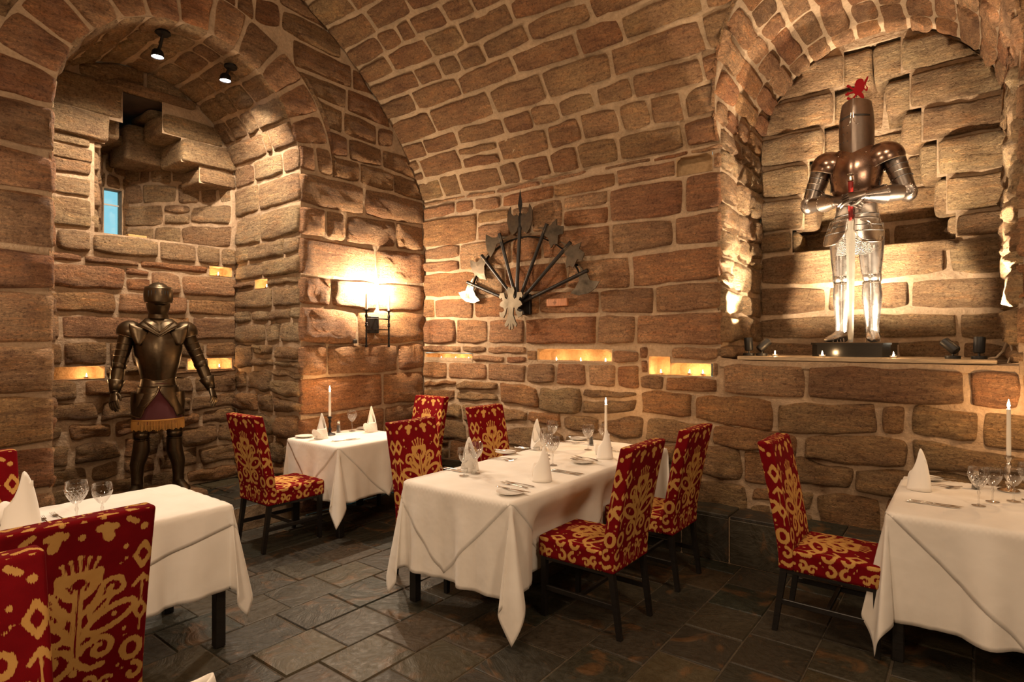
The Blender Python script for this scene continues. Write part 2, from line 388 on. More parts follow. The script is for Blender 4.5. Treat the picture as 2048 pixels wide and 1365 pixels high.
    def build(s, name, m, parent=None, smooth=True, auto=40, **kw):
        o = obj(name, s.v, s.f, m, parent, smooth, auto=auto, **kw)
        return o
def fix(o):                                   # consistent outward normals
    import bmesh
    b = bmesh.new(); b.from_mesh(o.data); bmesh.ops.recalc_face_normals(b, faces=b.faces); b.to_mesh(o.data); b.free(); return o
def sm(x, a, b):
    t = min(1, max(0, (x - a) / (b - a))); return t * t * (3 - 2 * t)

# ================================================================ masonry
def grad_snap(region, a, c, margin):
    for _ in range(4):
        d = region(a, c) - margin
        if d >= 0: return a, c
        e = 0.004; ga = (region(a + e, c) - region(a - e, c)) / (2 * e); gc = (region(a, c + e) - region(a, c - e)) / (2 * e)
        g2 = ga * ga + gc * gc
        if g2 < 1e-6: return a, c
        a -= ga * d / g2 * 1.01; c -= gc * d / g2 * 1.01
    return a, c
def make_stone(parent, fmap, quad, region, rng, proud, m, jig=0.010, rough=0.012, name='stone'):
    (a00, c00), (a10, c10), (a11, c11), (a01, c01) = quad    # (a,c) corners: low-left, low-right, up-right, up-left
    wd = abs(a10 - a00); ht = abs(c01 - c00)
    if wd < 0.03 or ht < 0.03: return None
    nu = 5 if wd < 0.16 else (8 if wd < 0.45 else 10); nv = 6 if ht < 0.3 else 7
    e1 = 0.011
    def ticks(L, n):
        u = e1 / L; return [0, min(u, 0.25)] + [min(2.6 * u, 0.4) + (1 - 2 * min(2.6 * u, 0.4)) * k / (n - 3) for k in range(n - 2)] + [1 - min(u, 0.25), 1]
    us = ticks(wd, nu); vs_ = ticks(ht, nv); nu = len(us); nv = len(vs_)
    sd = rng.random() * 100; tilt = (rng.uniform(-1, 1) * 0.007, rng.uniform(-1, 1) * 0.007)
    ku = min(0.3, rng.uniform(0.004, 0.022) / wd * 2); kv = min(0.3, rng.uniform(0.004, 0.020) / ht * 2)
    V = []; inside = 0
    for j, v in enumerate(vs_):
        for i, u in enumerate(us):
            x, y = 2 * u - 1, 2 * v - 1
            x2 = x * (1 - ku * abs(y) ** 5); y2 = y * (1 - kv * abs(x) ** 5)
            uu, vv = (x2 + 1) / 2, (y2 + 1) / 2
            a = (a00 * (1 - uu) + a10 * uu) * (1 - vv) + (a01 * (1 - uu) + a11 * uu) * vv
            c = (c00 * (1 - uu) + c10 * uu) * (1 - vv) + (c01 * (1 - uu) + c11 * uu) * vv
            nz = noise.noise((a * 7 + sd, c * 7, 1.3)); nw = noise.noise((a * 7, c * 7 + sd, 9.1))
            a += nz * jig * 1.4; c += nw * jig * 1.4
            ring = min(i, j, nu - 1 - i, nv - 1 - j)
            if region:
                if region(a, c) > 0: inside += 1
                a, c = grad_snap(region, a, c, 0.0 if ring == 0 else (0.012 if ring == 1 else 0.03))
            if ring == 0: h = -0.018
            else:
                h = proud * (0.62 if ring == 1 else 1.0) + (0.4 if ring == 1 else 1.0) * (noise.noise((a * 6 + sd, c * 10, sd)) * rough * .9 + noise.noise((a * 17 + sd, c * 21, sd)) * rough * 0.9) + tilt[0] * x + tilt[1] * y
                h = max(h, 0.002)
            V.append(fmap(a, c, h))
        
    if region and inside < 0.3 * nu * nv: return None
    F = [(j * nu + i, j * nu + i + 1, (j + 1) * nu + i + 1, (j + 1) * nu + i) for j in range(nv - 1) for i in range(nu - 1)]
    cen = Vector((0, 0, 0))
    for v in V: cen += Vector(v)
    cen /= len(V)
    # area guard
    d1 = (Vector(V[0]) - Vector(V[-1])).length; d2 = (Vector(V[nu - 1]) - Vector(V[-nu])).length
    if max(d1, d2) < 0.07: return None
    o = obj(name, [Vector(v) - cen for v in V], F, m, parent, True, loc=cen)
    return o
def layout(parent, a0, a1, levels, fmap, region, m, seed, wavg=0.42, proud=0.022, gap=0.0065, wob=0.016, holes=(), wobf=1.7, jig=0.010, rough=0.019, forced=None, splitp=0.12, irr=0.009):
    rng = random.Random(seed); ph = [rng.random() * 9 for _ in range(len(levels) + 1)]
    nL = len(levels)
    def line(k, a):
        if k == 0 or k == nL - 1: amp = wob * 0.3
        else: amp = wob
        for h in holes:            # keep the beds straight beside the candle holes
            if h[0] - 0.15 < a < h[1] + 0.15 and (abs(levels[k] - h[2]) < 0.02 or abs(levels[k] - h[3]) < 0.02): amp *= 0.15
        return levels[k] + amp * (math.sin(a * wobf * 2.1 + ph[k]) + 0.6 * math.sin(a * wobf * 5.3 + ph[k] * 2.3))
    out = []
    for k in range(nL - 1):
        hh = levels[k + 1] - levels[k]
        hs = [h for h in holes if h[2] < levels[k + 1] - 0.01 and h[3] > levels[k] + 0.01]
        fixed = sorted(set([a0, a1] + [x for h in hs for x in (h[0], h[1])] + ([x for x in forced[k]] if forced and k in forced else [])))
        cuts = []
        for p, q in zip(fixed[:-1], fixed[1:]):
            if any(h[0] - 1e-6 <= p and q <= h[1] + 1e-6 for h in hs): continue
            if forced and k in forced:
                cuts.append((p, q)); continue
            x = p
            while x < q - 1e-6:
                wd = wavg * rng.uniform(0.55, 1.45) * (1.15 if hh > 0.24 else 0.95)
                if rng.random() < 0.1: wd *= 0.45
                if q - x - wd < wavg * 0.45: wd = q - x
                cuts.append((x, min(q, x + wd))); x += wd
        for (p, q) in cuts:
            s0 = rng.uniform(-1, 1) * 0.016 if p > a0 + 1e-6 else 0; 
            g = gap * rng.uniform(0.6, 1.3)
            def col(x, s, k=k): 
                return [(x - s, line(k, x)), (x + s, line(k + 1, x))]
            l = col(p, 0); r = col(q, 0)
            if splitp and rng.random() < splitp and hh > 0.2 and q - p < 0.6:
                f = rng.uniform(0.35, 0.65)
                bands = [(0, f), (f, 1)]
            else: bands = [(0, 1)]
            for (b0, b1) in bands:
                lo = lambda P_, Q_, f_: (P_[0] * (1 - f_) + Q_[0] * f_, P_[1] * (1 - f_) + Q_[1] * f_)
                q00, q01, q10, q11 = lo(*l, b0), lo(*l, b1), lo(*r, b0), lo(*r, b1)
                gl = g if p > a0 + 1e-6 else g * 0.3; gr = g if q < a1 - 1e-6 else g * 0.3
                ex = lambda q_: rng.random() ** 2 * irr * min(1.0, q_)
                hs_ = (q01[1] - q00[1]) / .22; ws_ = (q - p) / .35
                quad = [(q00[0] + gl + ex(ws_), q00[1] + g + ex(hs_)), (q10[0] - gr - ex(ws_), q10[1] + g + ex(hs_)), (q11[0] - gr - ex(ws_), q11[1] - g - ex(hs_)), (q01[0] + gl + ex(ws_), q01[1] - g - ex(hs_))]
                o = make_stone(parent, fmap, quad, region, rng, proud * rng.uniform(0.6, 1.5), m, jig, rough)
                if o: out.append(o)
    return out
def ticks_with(a0, a1, step, extra):
    n = max(1, int(round((a1 - a0) / step))); xs = [a0 + (a1 - a0) * i / n for i in range(n + 1)]
    for e in extra:
        if a0 < e < a1:
            xs = [x for x in xs if abs(x - e) > step * 0.3 or x in (a0, a1)]; xs.append(e)
    return sorted(set(xs))
def bed(name, a0, a1, c0, c1, step, fmap, region, m, holes=(), parent=None, relief=0.007, sa=None, xa=(), xc=()):
    A = ticks_with(a0, a1, sa or step, list(xa) + [x for h in holes for x in h[:2]]); Cc = ticks_with(c0, c1, step, list(xc) + [x for h in holes for x in h[2:4]])
    V = []; ok = []
    for c in Cc:
        for a in A:
            aa, cc = a, c; good = True
            if region:
                good = region(a, c) > 1e-6
                if not good: aa, cc = grad_snap(region, a, c, 0.0)
            edge = a in (A[0], A[-1]) or c in (Cc[0], Cc[-1]) or any(h[0] - 1e-6 <= a <= h[1] + 1e-6 and h[2] - 1e-6 <= c <= h[3] + 1e-6 for h in holes)
            h = 0 if (edge or not good) else noise.noise((aa * 6, cc * 6, 4.4)) * relief
            V.append(fmap(aa, cc, h)); ok.append(good)
    n = len(A); F = []
    for j in range(len(Cc) - 1):
        for i in range(n - 1):
            q = (j * n + i, j * n + i + 1, (j + 1) * n + i + 1, (j + 1) * n + i)
            if not any(ok[x] for x in q): continue
            am, cm = (A[i] + A[i + 1]) / 2, (Cc[j] + Cc[j + 1]) / 2
            if any(h[0] < am < h[1] and h[2] < cm < h[3] for h in holes): continue
            F.append(q)
    o = obj(name, V, F, m, parent, True, auto=60)
    if parent is None: o['kind'] = 'structure'
    return o
def recess(parent, h, depth, fmap, m='soot', name='candle_hole', seed=0):
    """hollow behind a wall opening: back, top, floor and two cheeks, slightly rounded"""
    a0, a1, c0, c1 = h[:4]; n = 8; V = []; F = []
    ring = []
    for i in range(n + 1): ring.append((a0 + (a1 - a0) * i / n, c0))
    for i in range(1, 4): ring.append((a1, c0 + (c1 - c0) * i / 4))
    for i in range(n + 1): ring.append((a1 - (a1 - a0) * i / n, c1))
    for i in range(1, 4): ring.append((a0, c1 - (c1 - c0) * i / 4))
    R = len(ring); am, cm = (a0 + a1) / 2, (c0 + c1) / 2; lay = [(0.0, 1.0), (0.35, 1.02), (0.75, 0.99), (1.0, 0.9)]
    lay.insert(1, (0.10, 0.97))
    for d, s in lay:
        for (a, c) in ring:
            jx = noise.noise((a * 25, c * 25, d * 5 + seed)) * 0.008 * (d > 0)
            flr = c <= c0 + 1e-6
            if d > 0.05:
                q_ = max(0.0, abs(a - am) / ((a1 - a0) / 2) - 0.86) / 0.14; k_ = max(0.0, abs(c - cm) / ((c1 - c0) / 2) - 0.4) / 0.6
                a = am + (a - am) * (1 - 0.05 * q_ * k_ * (0.6 if flr else 1.0)) ; c = c if flr else cm + (c - cm) * (1 - 0.34 * (q_ * k_) ** 1.5 + noise.noise((a * 18, seed, 0)) * .18)
            V.append(fmap(am + (a - am) * s + (0 if flr else jx), c if flr else cm + (c - cm) * s + jx, 0.004 - depth * d))
    for k in range(len(lay) - 1):
        for i in range(R):
            j = (i + 1) % R; F.append((k * R + i, (k + 1) * R + i, (k + 1) * R + j, k * R + j))
    F.append(tuple(range((len(lay) - 1) * R, len(lay) * R)))
    return obj(name, V, F, m, parent, True, auto=50)

# ---- shapes of the room.  X runs along the side wall away from the end wall, the side wall stands at Y = 0, the room is at Y < 0
BC_B, BC_Z, BR = 3.08, 1.74, 3.40                      # barrel vault: axis and radius
SPR = BC_Z + math.sqrt(BR * BR - BC_B * BC_B)          # springing height on the side wall
TH0 = math.atan2(SPR - BC_Z, BC_B)
TX, TW, TZ, TB = 4.23, 0.89, 3.31, 1.47                # lit niche (tunnel) in the side wall
NB, NW, NZ, NF = 2.485, 0.935, 3.20, 0.20              # arched niche in the end wall
def tun(x, z):
    d = abs(x - TX)
    return math.hypot(d, z - TZ) - TW if z > TZ else max(d - TW, TB - z)
def arc1(b, z):
    d = abs(b - NB)
    return math.hypot(d, z - NZ) - NW if z > NZ else max(d - NW, NF - z)
def barrel_in(b, z):
    return 5.0 if z < SPR else BR - math.hypot(b - BC_B, z - BC_Z)

# ---- side wall
side_map = lambda a, c, h: (a, -h, c)
KH = 0.345
side_holes = [(0.03, 0.745, 1.400, 1.485), (1.583, 2.395, 1.420, 1.545), (2.741, 2.93, 1.335, 1.490), (2.93, 3.27, 1.340, 1.440)]
HOLLOW = (2.98, 3.28, 2.97, 3.12)
ws = bed('wall_side', 0, 6.6, 0, SPR, 0.16, side_map, tun, 'mortar', side_holes + [HOLLOW], xa=(TX - TW, TX + TW), xc=(TB,))
SL = [KH - 0.1, 0.55, 0.78, 0.96, 1.20]
reg_s = lambda a, c: tun(a, c) + 0.012
layout(ws, 0, 6.6, SL, side_map, None, 'lowstone', 11, irr=0.018, wavg=0.50, proud=0.034, gap=0.008, wob=0.03, jig=0.020, rough=0.024, splitp=0.3)
# course with the candle holes: left stretch, middle, and the long ledge stones
layout(ws, 0, 1.45, [1.20, 1.400, 1.485, 1.58], side_map, None, 'stone', 12, wavg=0.46, holes=side_holes[:1], wob=0.012)
layout(ws, 1.45, 2.66, [1.20, 1.420, 1.545, 1.58], side_map, None, 'stone', 13, wavg=0.48, holes=side_holes[1:2], wob=0.008)
layout(ws, 2.66, 3.33, [1.20, 1.338, 1.463, 1.58], side_map, None, 'stone', 14, wavg=0.30, holes=side_holes[2:], wob=0.006, splitp=0)
layout(ws, 3.33, 5.13, [1.19, 1.455], side_map, None, 'stone', 15, forced={0: [3.36, 3.96, 4.88]}, proud=0.03, wob=0.01, splitp=0)
layout(ws, 5.13, 6.6, [1.20, 1.45, 1.58], side_map, None, 'stone', 16, wavg=0.38)
side_holes.append((2.98, 3.28, 2.97, 3.12))
recess(ws, side_holes[-1], 0.07, side_map, name='hollow', seed=44)
UL = [1.58, 1.86, 2.09, 2.38, 2.66, 2.94, SPR]
layout(ws, 0, 3.34 + 0.02, UL[:-2] + [2.97, 3.12, SPR], side_map, reg_s, 'stone', 17, holes=side_holes[-1:], wavg=0.50, proud=0.024, wob=0.014)
layout(ws, 5.12 - 0.02, 6.6, UL, side_map, reg_s, 'stone', 18, wavg=0.5)
for i, h in enumerate(side_holes[:4]): recess(ws, h, 0.17, side_map, seed=i)

# ---- barrel vault (ceiling)
def vault_map(a, c, h):
    th = TH0 + c / BR; r = BR - h
    return (a, -(BC_B - r * math.cos(th)), BC_Z + r * math.sin(th))
def reg_v(a, c):
    th = TH0 + c / BR; return tun(a, BC_Z + BR * math.sin(th)) + 0.004
half = (PI - 2 * TH0) * BR
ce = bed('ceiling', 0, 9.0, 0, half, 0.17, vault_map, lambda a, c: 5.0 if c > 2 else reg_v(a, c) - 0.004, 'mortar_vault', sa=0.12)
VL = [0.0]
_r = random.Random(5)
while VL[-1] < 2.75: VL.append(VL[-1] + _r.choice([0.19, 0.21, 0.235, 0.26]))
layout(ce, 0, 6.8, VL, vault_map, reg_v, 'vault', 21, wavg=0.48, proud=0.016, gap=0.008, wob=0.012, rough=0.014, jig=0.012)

# ---- end wall with the arched niche
end_map = lambda a, c, h: (h, -a, c)
def reg_end(a, c): return min(arc1(a, c), barrel_in(a, c) + 0.05)
we = bed('wall_end', -.04, 6.2, 0, 5.24, 0.15, end_map, reg_end, 'mortar', xa=(NB - NW, NB + NW), xc=(NF,))
EL = [0.0, 0.30, 0.62, 0.92, 1.28, 1.59, 1.94, 2.24, 2.60, 2.90, 3.20]
regB = lambda a, c: min(arc1(a, c) + 0.014, barrel_in(a, c))
layout(we, 0, NB - NW + 0.02, EL, end_map, regB, 'stone', 31, wavg=0.62, proud=0.034, gap=0.006, rough=0.026, splitp=0.12)
layout(we, NB + NW - 0.02, 4.7, EL, end_map, regB, 'stone', 32, wavg=0.80, proud=0.034, gap=0.006, rough=0.026, splitp=0.05)
RING = 0.34
regA = lambda a, c: min(arc1(a, c) - RING, barrel_in(a, c))
layout(we, 0, 6.0, [3.20, 3.42, 3.66, 3.90, 4.14, 4.38, 4.62, 4.86, 5.14], end_map, regA, 'vault', 33, wavg=0.46, proud=0.026, rough=0.016, wob=0.02)
def ring_map(a, c, h):
    th = c / NW; return (h, -(NB - a * math.cos(th)), NZ + a * math.sin(th))
VS = [PI * NW * k / 13 for k in range(14)]
layout(we, NW - 0.012, NW + RING, VS, ring_map, lambda a, c: barrel_in(NB - a * math.cos(c / NW), NZ + a * math.sin(c / NW)), 'stone', 34, wavg=0.34, proud=0.028, rough=0.016, wob=0.006, splitp=0)

# backing behind the edge of the arch
_V = []; _n = 60
for _i in range(_n + 1):
    _t = PI * _i / _n
    for _r in (NW - .003, NW + .3): _V.append((-.006, -(NB - _r * math.cos(_t)), NZ + _r * math.sin(_t)))
obj('arch_backing', _V, [(2 * i, 2 * i + 1, 2 * i + 3, 2 * i + 2) for i in range(_n)], 'mortar', we)
# ---- reveal and intrados of the arched niche
ND = 1.18
def prof1(p):
    L = NZ - NF
    if p < L: return NB - NW, NF + p, 1.0, 0.0
    if p < L + PI * NW:
        th = (p - L) / NW; return NB - NW * math.cos(th), NZ + NW * math.sin(th), math.cos(th), -math.sin(th)
    return NB + NW, NZ - (p - L - PI * NW), -1.0, 0.0
def rev1_map(a, c, h):
    b, z, nb, nz = prof1(c); return (-a, -(b + nb * h), z + nz * h)
L1 = NZ - NF; P1 = 2 * L1 + PI * NW
n1hole = [(0.57, 0.80, 2.145 - NF, 2.235 - NF)]
wn = bed('wall_niche', 0, ND, 0, P1, 0.15, rev1_map, None, 'mortar', n1hole)
jl = [z - NF for z in [0.2, 0.42, 0.66, 0.92, 1.10, 1.34, 1.59, 1.80, 1.94, 2.145, 2.235, 2.42, 2.60, 2.90, 3.2]]
layout(wn, -0.012, ND, jl[:7], rev1_map, None, 'lowstone', 41, irr=0.018, wavg=0.40, proud=0.034, jig=0.02, rough=0.028, wob=0.018, splitp=0.2)
layout(wn, -0.012, ND, jl[6:], rev1_map, None, 'pale', 42, wavg=0.48, proud=0.026, holes=n1hole, wob=0.010, rough=0.016)
layout(wn, -0.012, ND, [L1 + v for v in VS], rev1_map, None, 'pale', 43, wavg=0.42, proud=0.022, wob=0.006, splitp=0.05)
layout(wn, -0.012, ND, [L1 + PI * NW + v for v in [0, .3, .6, .94, 1.26, 1.6, 1.92, 2.28, 2.58, 3.0]], rev1_map, None, 'stone', 44, wavg=0.4)
recess(wn, n1hole[0], 0.15, rev1_map, seed=9)

# ---- back wall of the arched niche, with the window embrasure above the sill
nb_map = lambda a, c, h: (-ND + h, -a, c)
SZ = 2.58                                              # sill height
EMB_L, EMB_R, EMB_T = 2.82, 1.62, 3.90                 # embrasure opening b-range and head
def emb(b, z):                                         # negative inside the opening (stepped corbels close it towards the head)
    if z < 3.20: l, r = 2.82, 1.60
    elif z < 3.37: l, r = 2.84, 1.93
    elif z < 3.60: l, r = 2.74, 2.10
    else: l, r = 2.60, 2.27
    return max(r - b, b - l, SZ - z, z - EMB_T)
def reg_nb(a, c): return min(-(math.hypot(a - NB, c - NZ) - NW) if c > NZ else NW - abs(a - NB), max(-5, emb(a, c)))
nbh = [(2.74, 3.12, 1.290, 1.40), (1.60, 2.04, 1.335, 1.445), (1.60, 1.83, 2.285, 2.38)]
NL = [0.2, 0.38, 0.56, 0.76, 0.92, 1.10, 1.29, 1.335, 1.445, 1.62, 1.86, 2.06, 2.285, 2.38, SZ]
wb = bed('wall_niche_back', NB - NW - .06, NB + NW + .06, NF, NZ + NW + 0.08, 0.11, nb_map, lambda a, c: -(math.hypot(a - NB, c - NZ) - NW - .06) if c > NZ else 5.0, 'mortar', nbh + [(1.60, 2.82, SZ, 3.20), (1.93, 2.82, 3.20, 3.37), (2.10, 2.74, 3.37, 3.60), (2.27, 2.60, 3.60, EMB_T)])
layout(wb, NB - NW, NB + NW, [0.2, 0.38, 0.56, 0.76, 0.92, 1.10, 1.29], nb_map, None, 'lowstone', 51, irr=0.018, wavg=0.38, proud=0.034, jig=0.022, rough=0.03, wob=0.02, splitp=0.25)
layout(wb, 2.40, NB + NW, [1.29, 1.40, 1.62], nb_map, None, 'lowstone', 52, wavg=0.34, holes=[nbh[0]], wob=0.006, splitp=0)
layout(wb, NB - NW, 2.40, [1.29, 1.335, 1.445, 1.62], nb_map, None, 'lowstone', 53, wavg=0.34, holes=[nbh[1]], wob=0.006, splitp=0)
layout(wb, NB - NW, NB + NW, [1.62, 1.86, 2.06, 2.285, 2.38], nb_map, None, 'stone', 54, wavg=0.5, proud=0.026, holes=[nbh[2]], wob=0.010, rough=0.02)
layout(wb, NB - NW, NB + NW, [2.38, SZ], nb_map, None, 'pale', 55, forced={0: [1.72, 1.95, 2.30, 2.84, 3.1]}, proud=0.04, wob=0.004, splitp=0)
layout(wb, EMB_L + 0.02, NB + NW, [SZ, 2.86, 3.04, 3.20], nb_map, reg_nb, 'pale', 56, wavg=0.5, proud=0.03, wob=0.012)
for i, h in enumerate(nbh): recess(wb, h, 0.16, nb_map, seed=20 + i)
def patch_map(p00, p10, p11, p01):
    A, B, D, E_ = map(Vector, (p00, p10, p11, p01)); nrm = (B - A).cross(E_ - A).normalized()
    def f(a, c, h):
        return (A * (1 - a) + B * a) * (1 - c) + (E_ * (1 - a) + D * a) * c + nrm * h
    return f
def patch(parent, pts, lev, wavg, m, seed, proud=0.02, mort='mortar', name='stone_backing', **kw):
    """a flat four-sided face of masonry given by four corner points"""
    f = patch_map(*pts); A, B, D, E_ = map(Vector, pts); W = (B - A).length; H = (E_ - A).length
    g = lambda a, c, h: f(a / W, c / H, h)
    o = bed(name, 0, W, 0, H, 0.12, g, None, mort, parent=parent)
    layout(parent, 0, W, [H * v for v in lev], g, None, m, seed, wavg=wavg, proud=proud, **kw)
# splayed embrasure of the slit window: right cheek, left cheek, floor, head, end with the slit
DE = 2.25
patch(wb, [(-DE, -2.21, SZ), (-ND, -1.60, SZ), (-ND, -1.60, 3.86), (-DE, -2.21, 3.86)], [0, .2, .38, .56, .74, 1], 0.34, 'pale', 61, 0.022, jig=0.015)
patch(wb, [(-ND, -2.82, SZ), (-DE, -2.45, SZ), (-DE, -2.45, 3.86), (-ND, -2.82, 3.86)], [0, .16, .4, .56, .78, 1], 0.36, 'pale', 62, 0.022, jig=0.015)
MB().add([(-ND - .01, -1.58, SZ), (-ND - .01, -2.84, SZ), (-DE, -2.5, SZ), (-DE, -2.2, SZ)], [(0, 1, 2, 3)]).build('sill_floor', 'mortar', wb)
MB().add([(-ND - .02, -1.55, 3.885), (-ND - .02, -2.9, 3.885), (-DE, -2.9, 3.885), (-DE, -1.55, 3.885)], [(0, 3, 2, 1)]).build('embrasure_head', 'darkwood_and_shade', wb)  # dark ceiling sheet: shade of the recess put into its colour
e_map = lambda a, c, h: (-DE + h, -a, c)
slit = (2.245, 2.41, 2.66, 3.22)
bed('slit_surround', 2.16, 2.54, SZ, 3.90, 0.08, e_map, None, 'mortar', [slit], parent=wb)
layout(wb, 2.16, 2.54, [SZ, 2.66, 3.22, 3.38, 3.56, 3.74, 3.9], e_map, None, 'lowstone', 63, wavg=0.16, proud=0.03, holes=[slit], splitp=0)
# deep cheeks of the slit itself and its pane
mb = MB()
for b0, b1 in ((slit[0] - .06, slit[0]), (slit[1], slit[1] + .06)): mb.box(-DE - .12, -DE + .002, -b1, -b0, slit[2] - .06, slit[3] + .06)
mb.box(-DE - .12, -DE + .002, -slit[1], -slit[0], slit[2] - .06, slit[2]); mb.box(-DE - .12, -DE + .002, -slit[1], -slit[0], slit[3], slit[3] + .06)
mb.build('slit_cheeks', 'mortar', wb, smooth=False)
wi = MB().box(-DE - .09, -DE - .086, -slit[1], -slit[0], slit[2], slit[3]).build('window_1', 'pane', None, smooth=False); wi['kind'] = 'structure'
fr = MB()
fr.box(-DE - .095, -DE - .08, -slit[1], -slit[0], 3.06, 3.075); fr.build('window_frame', 'china', wi, smooth=False)

def block(parent, x0, x1, y0, y1, z0, z1, m, seed, r=0.035, name='corbel_stone'):
    """free rough block of stone with rounded, uneven faces"""
    n = 7; V = []; F = []; rng = random.Random(seed); s = rng.random() * 50; idx = {}
    cx, cy, cz = (x0 + x1) / 2, (y0 + y1) / 2, (z0 + z1) / 2; hx, hy, hz = (x1 - x0) / 2, (y1 - y0) / 2, (z1 - z0) / 2
    def vid(i, j, k):
        if (i, j, k) in idx: return idx[i, j, k]
        q = []
        for t, h in ((i, hx), (j, hy), (k, hz)):
            u = -1 + 2 * t / (n - 1); u = math.copysign(abs(u) ** 0.55, u); q.append(u * h)
        rr = min(r, hx * .8, hy * .8, hz * .8); inner = [max(-(h - rr), min(h - rr, v)) for v, h in zip(q, (hx, hy, hz))]
        d = Vector([a - b for a, b in zip(q, inner)])
        if d.length > 1e-6: d = d.normalized() * rr
        p = Vector(inner) + d
        nz = noise.noise(p * 7 + Vector((s, s, 0))) * 0.022
        p += (p.normalized() if p.length else p) * nz
        idx[i, j, k] = len(V); V.append(p); return idx[i, j, k]
    R_ = range(n - 1)
    for a in R_:
        for b in R_:
            for f, side in ((0, 0), (n - 1, 1)):
                for quad in ([(f, a, b), (f, a + 1, b), (f, a + 1, b + 1), (f, a, b + 1)], [(b, f, a), (b + 1, f, a), (b + 1, f, a + 1), (b, f, a + 1)][::1], [(a, b, f), (a + 1, b, f), (a + 1, b + 1, f), (a, b + 1, f)]):
                    q = [vid(*t) for t in quad]; F.append(q if side else q[::-1])
    return fix(obj(name, V, F, m, parent, True, loc=(cx, cy, cz)))
# corbels over the embrasure, left pile then right pile, and the lintel slab
for i, (b0, b1, z0, z1, d0, d1) in enumerate([(2.60, 3.36, 3.62, 3.93, -0.03, .55), (2.72, 3.40, 3.38, 3.62, -0.07, .5), (2.86, 3.40, 3.30, 3.37, -0.03, .4), (2.84, 3.40, 3.16, 3.29, -0.05, .42), (2.55, 2.80, 3.5, 3.86, .2, .8),
                                           (1.70, 2.27, 3.60, 3.80, -0.03, .5), (1.57, 2.10, 3.37, 3.60, -0.06, .5), (1.56, 1.93, 3.20, 3.36, -0.03, .42), (2.0, 2.4, 3.42, 3.78, .5, 1.0), (1.80, 2.3, 3.82, 3.88, .2, .7)]):
    block(wb, -ND - d1, -ND - d0, -b1, -b0, z0, z1, 'pale', 300 + i, 0.04)
block(wb, -ND - .42, -ND + .05, -2.68, -1.98, 3.895, 3.975, 'pale', 330, 0.02, 'lintel_stone')
block(wb, -DE - .1, -DE + .45, -2.6, -2.1, 3.58, 3.68, 'lowstone', 331, 0.02, 'lintel_stone')
layout(wb, NB - NW, NB + NW, [3.90, 4.14], nb_map, reg_nb, 'pale', 57, wavg=0.5, proud=0.02, splitp=0)
tag(MB().box(-1.62, -1.44, -2.62, -2.52, SZ + .003, SZ + .04, .004).build('wooden_block', 'blackwood', None), 'small black block lying on the window sill below the slit window', 'block')
tag(MB().box(-1.50, -1.34, -2.50, -2.34, SZ + .003, SZ + .045, .004).build('cardboard_box', 'wicker', None), 'flat tan box lying on the stone window sill', 'box')

# ---- tunnel of the lit niche in the side wall
TD = 1.11
LT = TZ - TB
def prof2(p):
    if p < LT: return TX - TW, TB + p, 1.0, 0.0
    if p < LT + PI * TW:
        th = (p - LT) / TW; return TX - TW * math.cos(th), TZ + TW * math.sin(th), math.cos(th), -math.sin(th)
    return TX + TW, TZ - (p - LT - PI * TW), -1.0, 0.0
def front2(p):
    z = prof2(p)[1]
    return 0.0 if z <= SPR else -(BC_B - math.sqrt(max(0, BR * BR - (z - BC_Z) ** 2)))
def rev2_map(a, c, h):
    x, z, nx, nz = prof2(c); f = front2(c) - 0.014
    y = a if a > f else f
    return (x + nx * h, y, z + nz * h)
P2 = 2 * LT + PI * TW
wt = bed('wall_ledge_niche', -0.80, TD, 0, P2, 0.10, lambda a, c, h: (lambda x, z, nx, nz: (x + nx * h, max(a, front2(c)), z + nz * h))(*prof2(c)), lambda a, c: a - front2(c) + 0.0 if a < 0 else 5.0, 'mortar')
reg2 = lambda a, c: (a - front2(c) + 0.014)
jl2 = [z - TB for z in [TB, 1.60, 1.83, 2.04, 2.28, 2.50, 2.72, 2.96, 3.13, TZ]]
A2 = [LT + PI * TW * k / 15 for k in range(16)]
layout(wt, -0.014, TD, jl2, rev2_map, reg2, 'pale', 71, wavg=0.48, proud=0.030, rough=0.024)
layout(wt, -0.75, TD, [jl2[-1]] + A2[1:], rev2_map, reg2, 'stone', 72, wavg=0.42, proud=0.024, wob=0.008, splitp=0.05, rough=0.014)
layout(wt, -0.014, TD, [LT + PI * TW + (TZ - TB) - v for v in jl2[::-1]], rev2_map, reg2, 'pale', 73, wavg=0.5, proud=0.040, rough=0.034, jig=0.02)

# ---- back of the lit niche: coursed wall below, deep stepped embrasure above
bk_map = lambda a, c, h: (a, TD - h, c)
def emb2_edges(z):
    if z < 2.62: return 3.62, 4.80
    if z < 2.92: return 3.72, 4.74
    if z < 3.22: return 3.76, 4.68
    if z < 3.50: return 3.88, 4.58
    if z < 3.80: return 3.96, 4.50
    return 4.03, 4.44
steps2 = [(2.42, 2.62), (2.62, 2.92), (2.92, 3.22), (3.22, 3.50), (3.50, 3.80), (3.80, 4.12)]
inarch = lambda a, c: (TW - math.hypot(a - TX, c - TZ)) if c > TZ else TW - abs(a - TX)
b2h = [(emb2_edges(z0 + .01)[0], emb2_edges(z0 + .01)[1], z0, z1) for z0, z1 in steps2]
wk = bed('wall_ledge_niche_back', TX - TW - .06, TX + TW + .06, TB - .05, TZ + TW + .07, 0.11, bk_map, lambda a, c: (TW + .06 - math.hypot(a - TX, c - TZ)) if c > TZ else 5.0, 'mortar', b2h)
layout(wk, TX - TW, TX + TW, [TB, 1.62, 1.86, 2.12, 2.42], bk_map, None, 'pale', 81, wavg=0.55, proud=0.024, wob=0.018, rough=0.016)
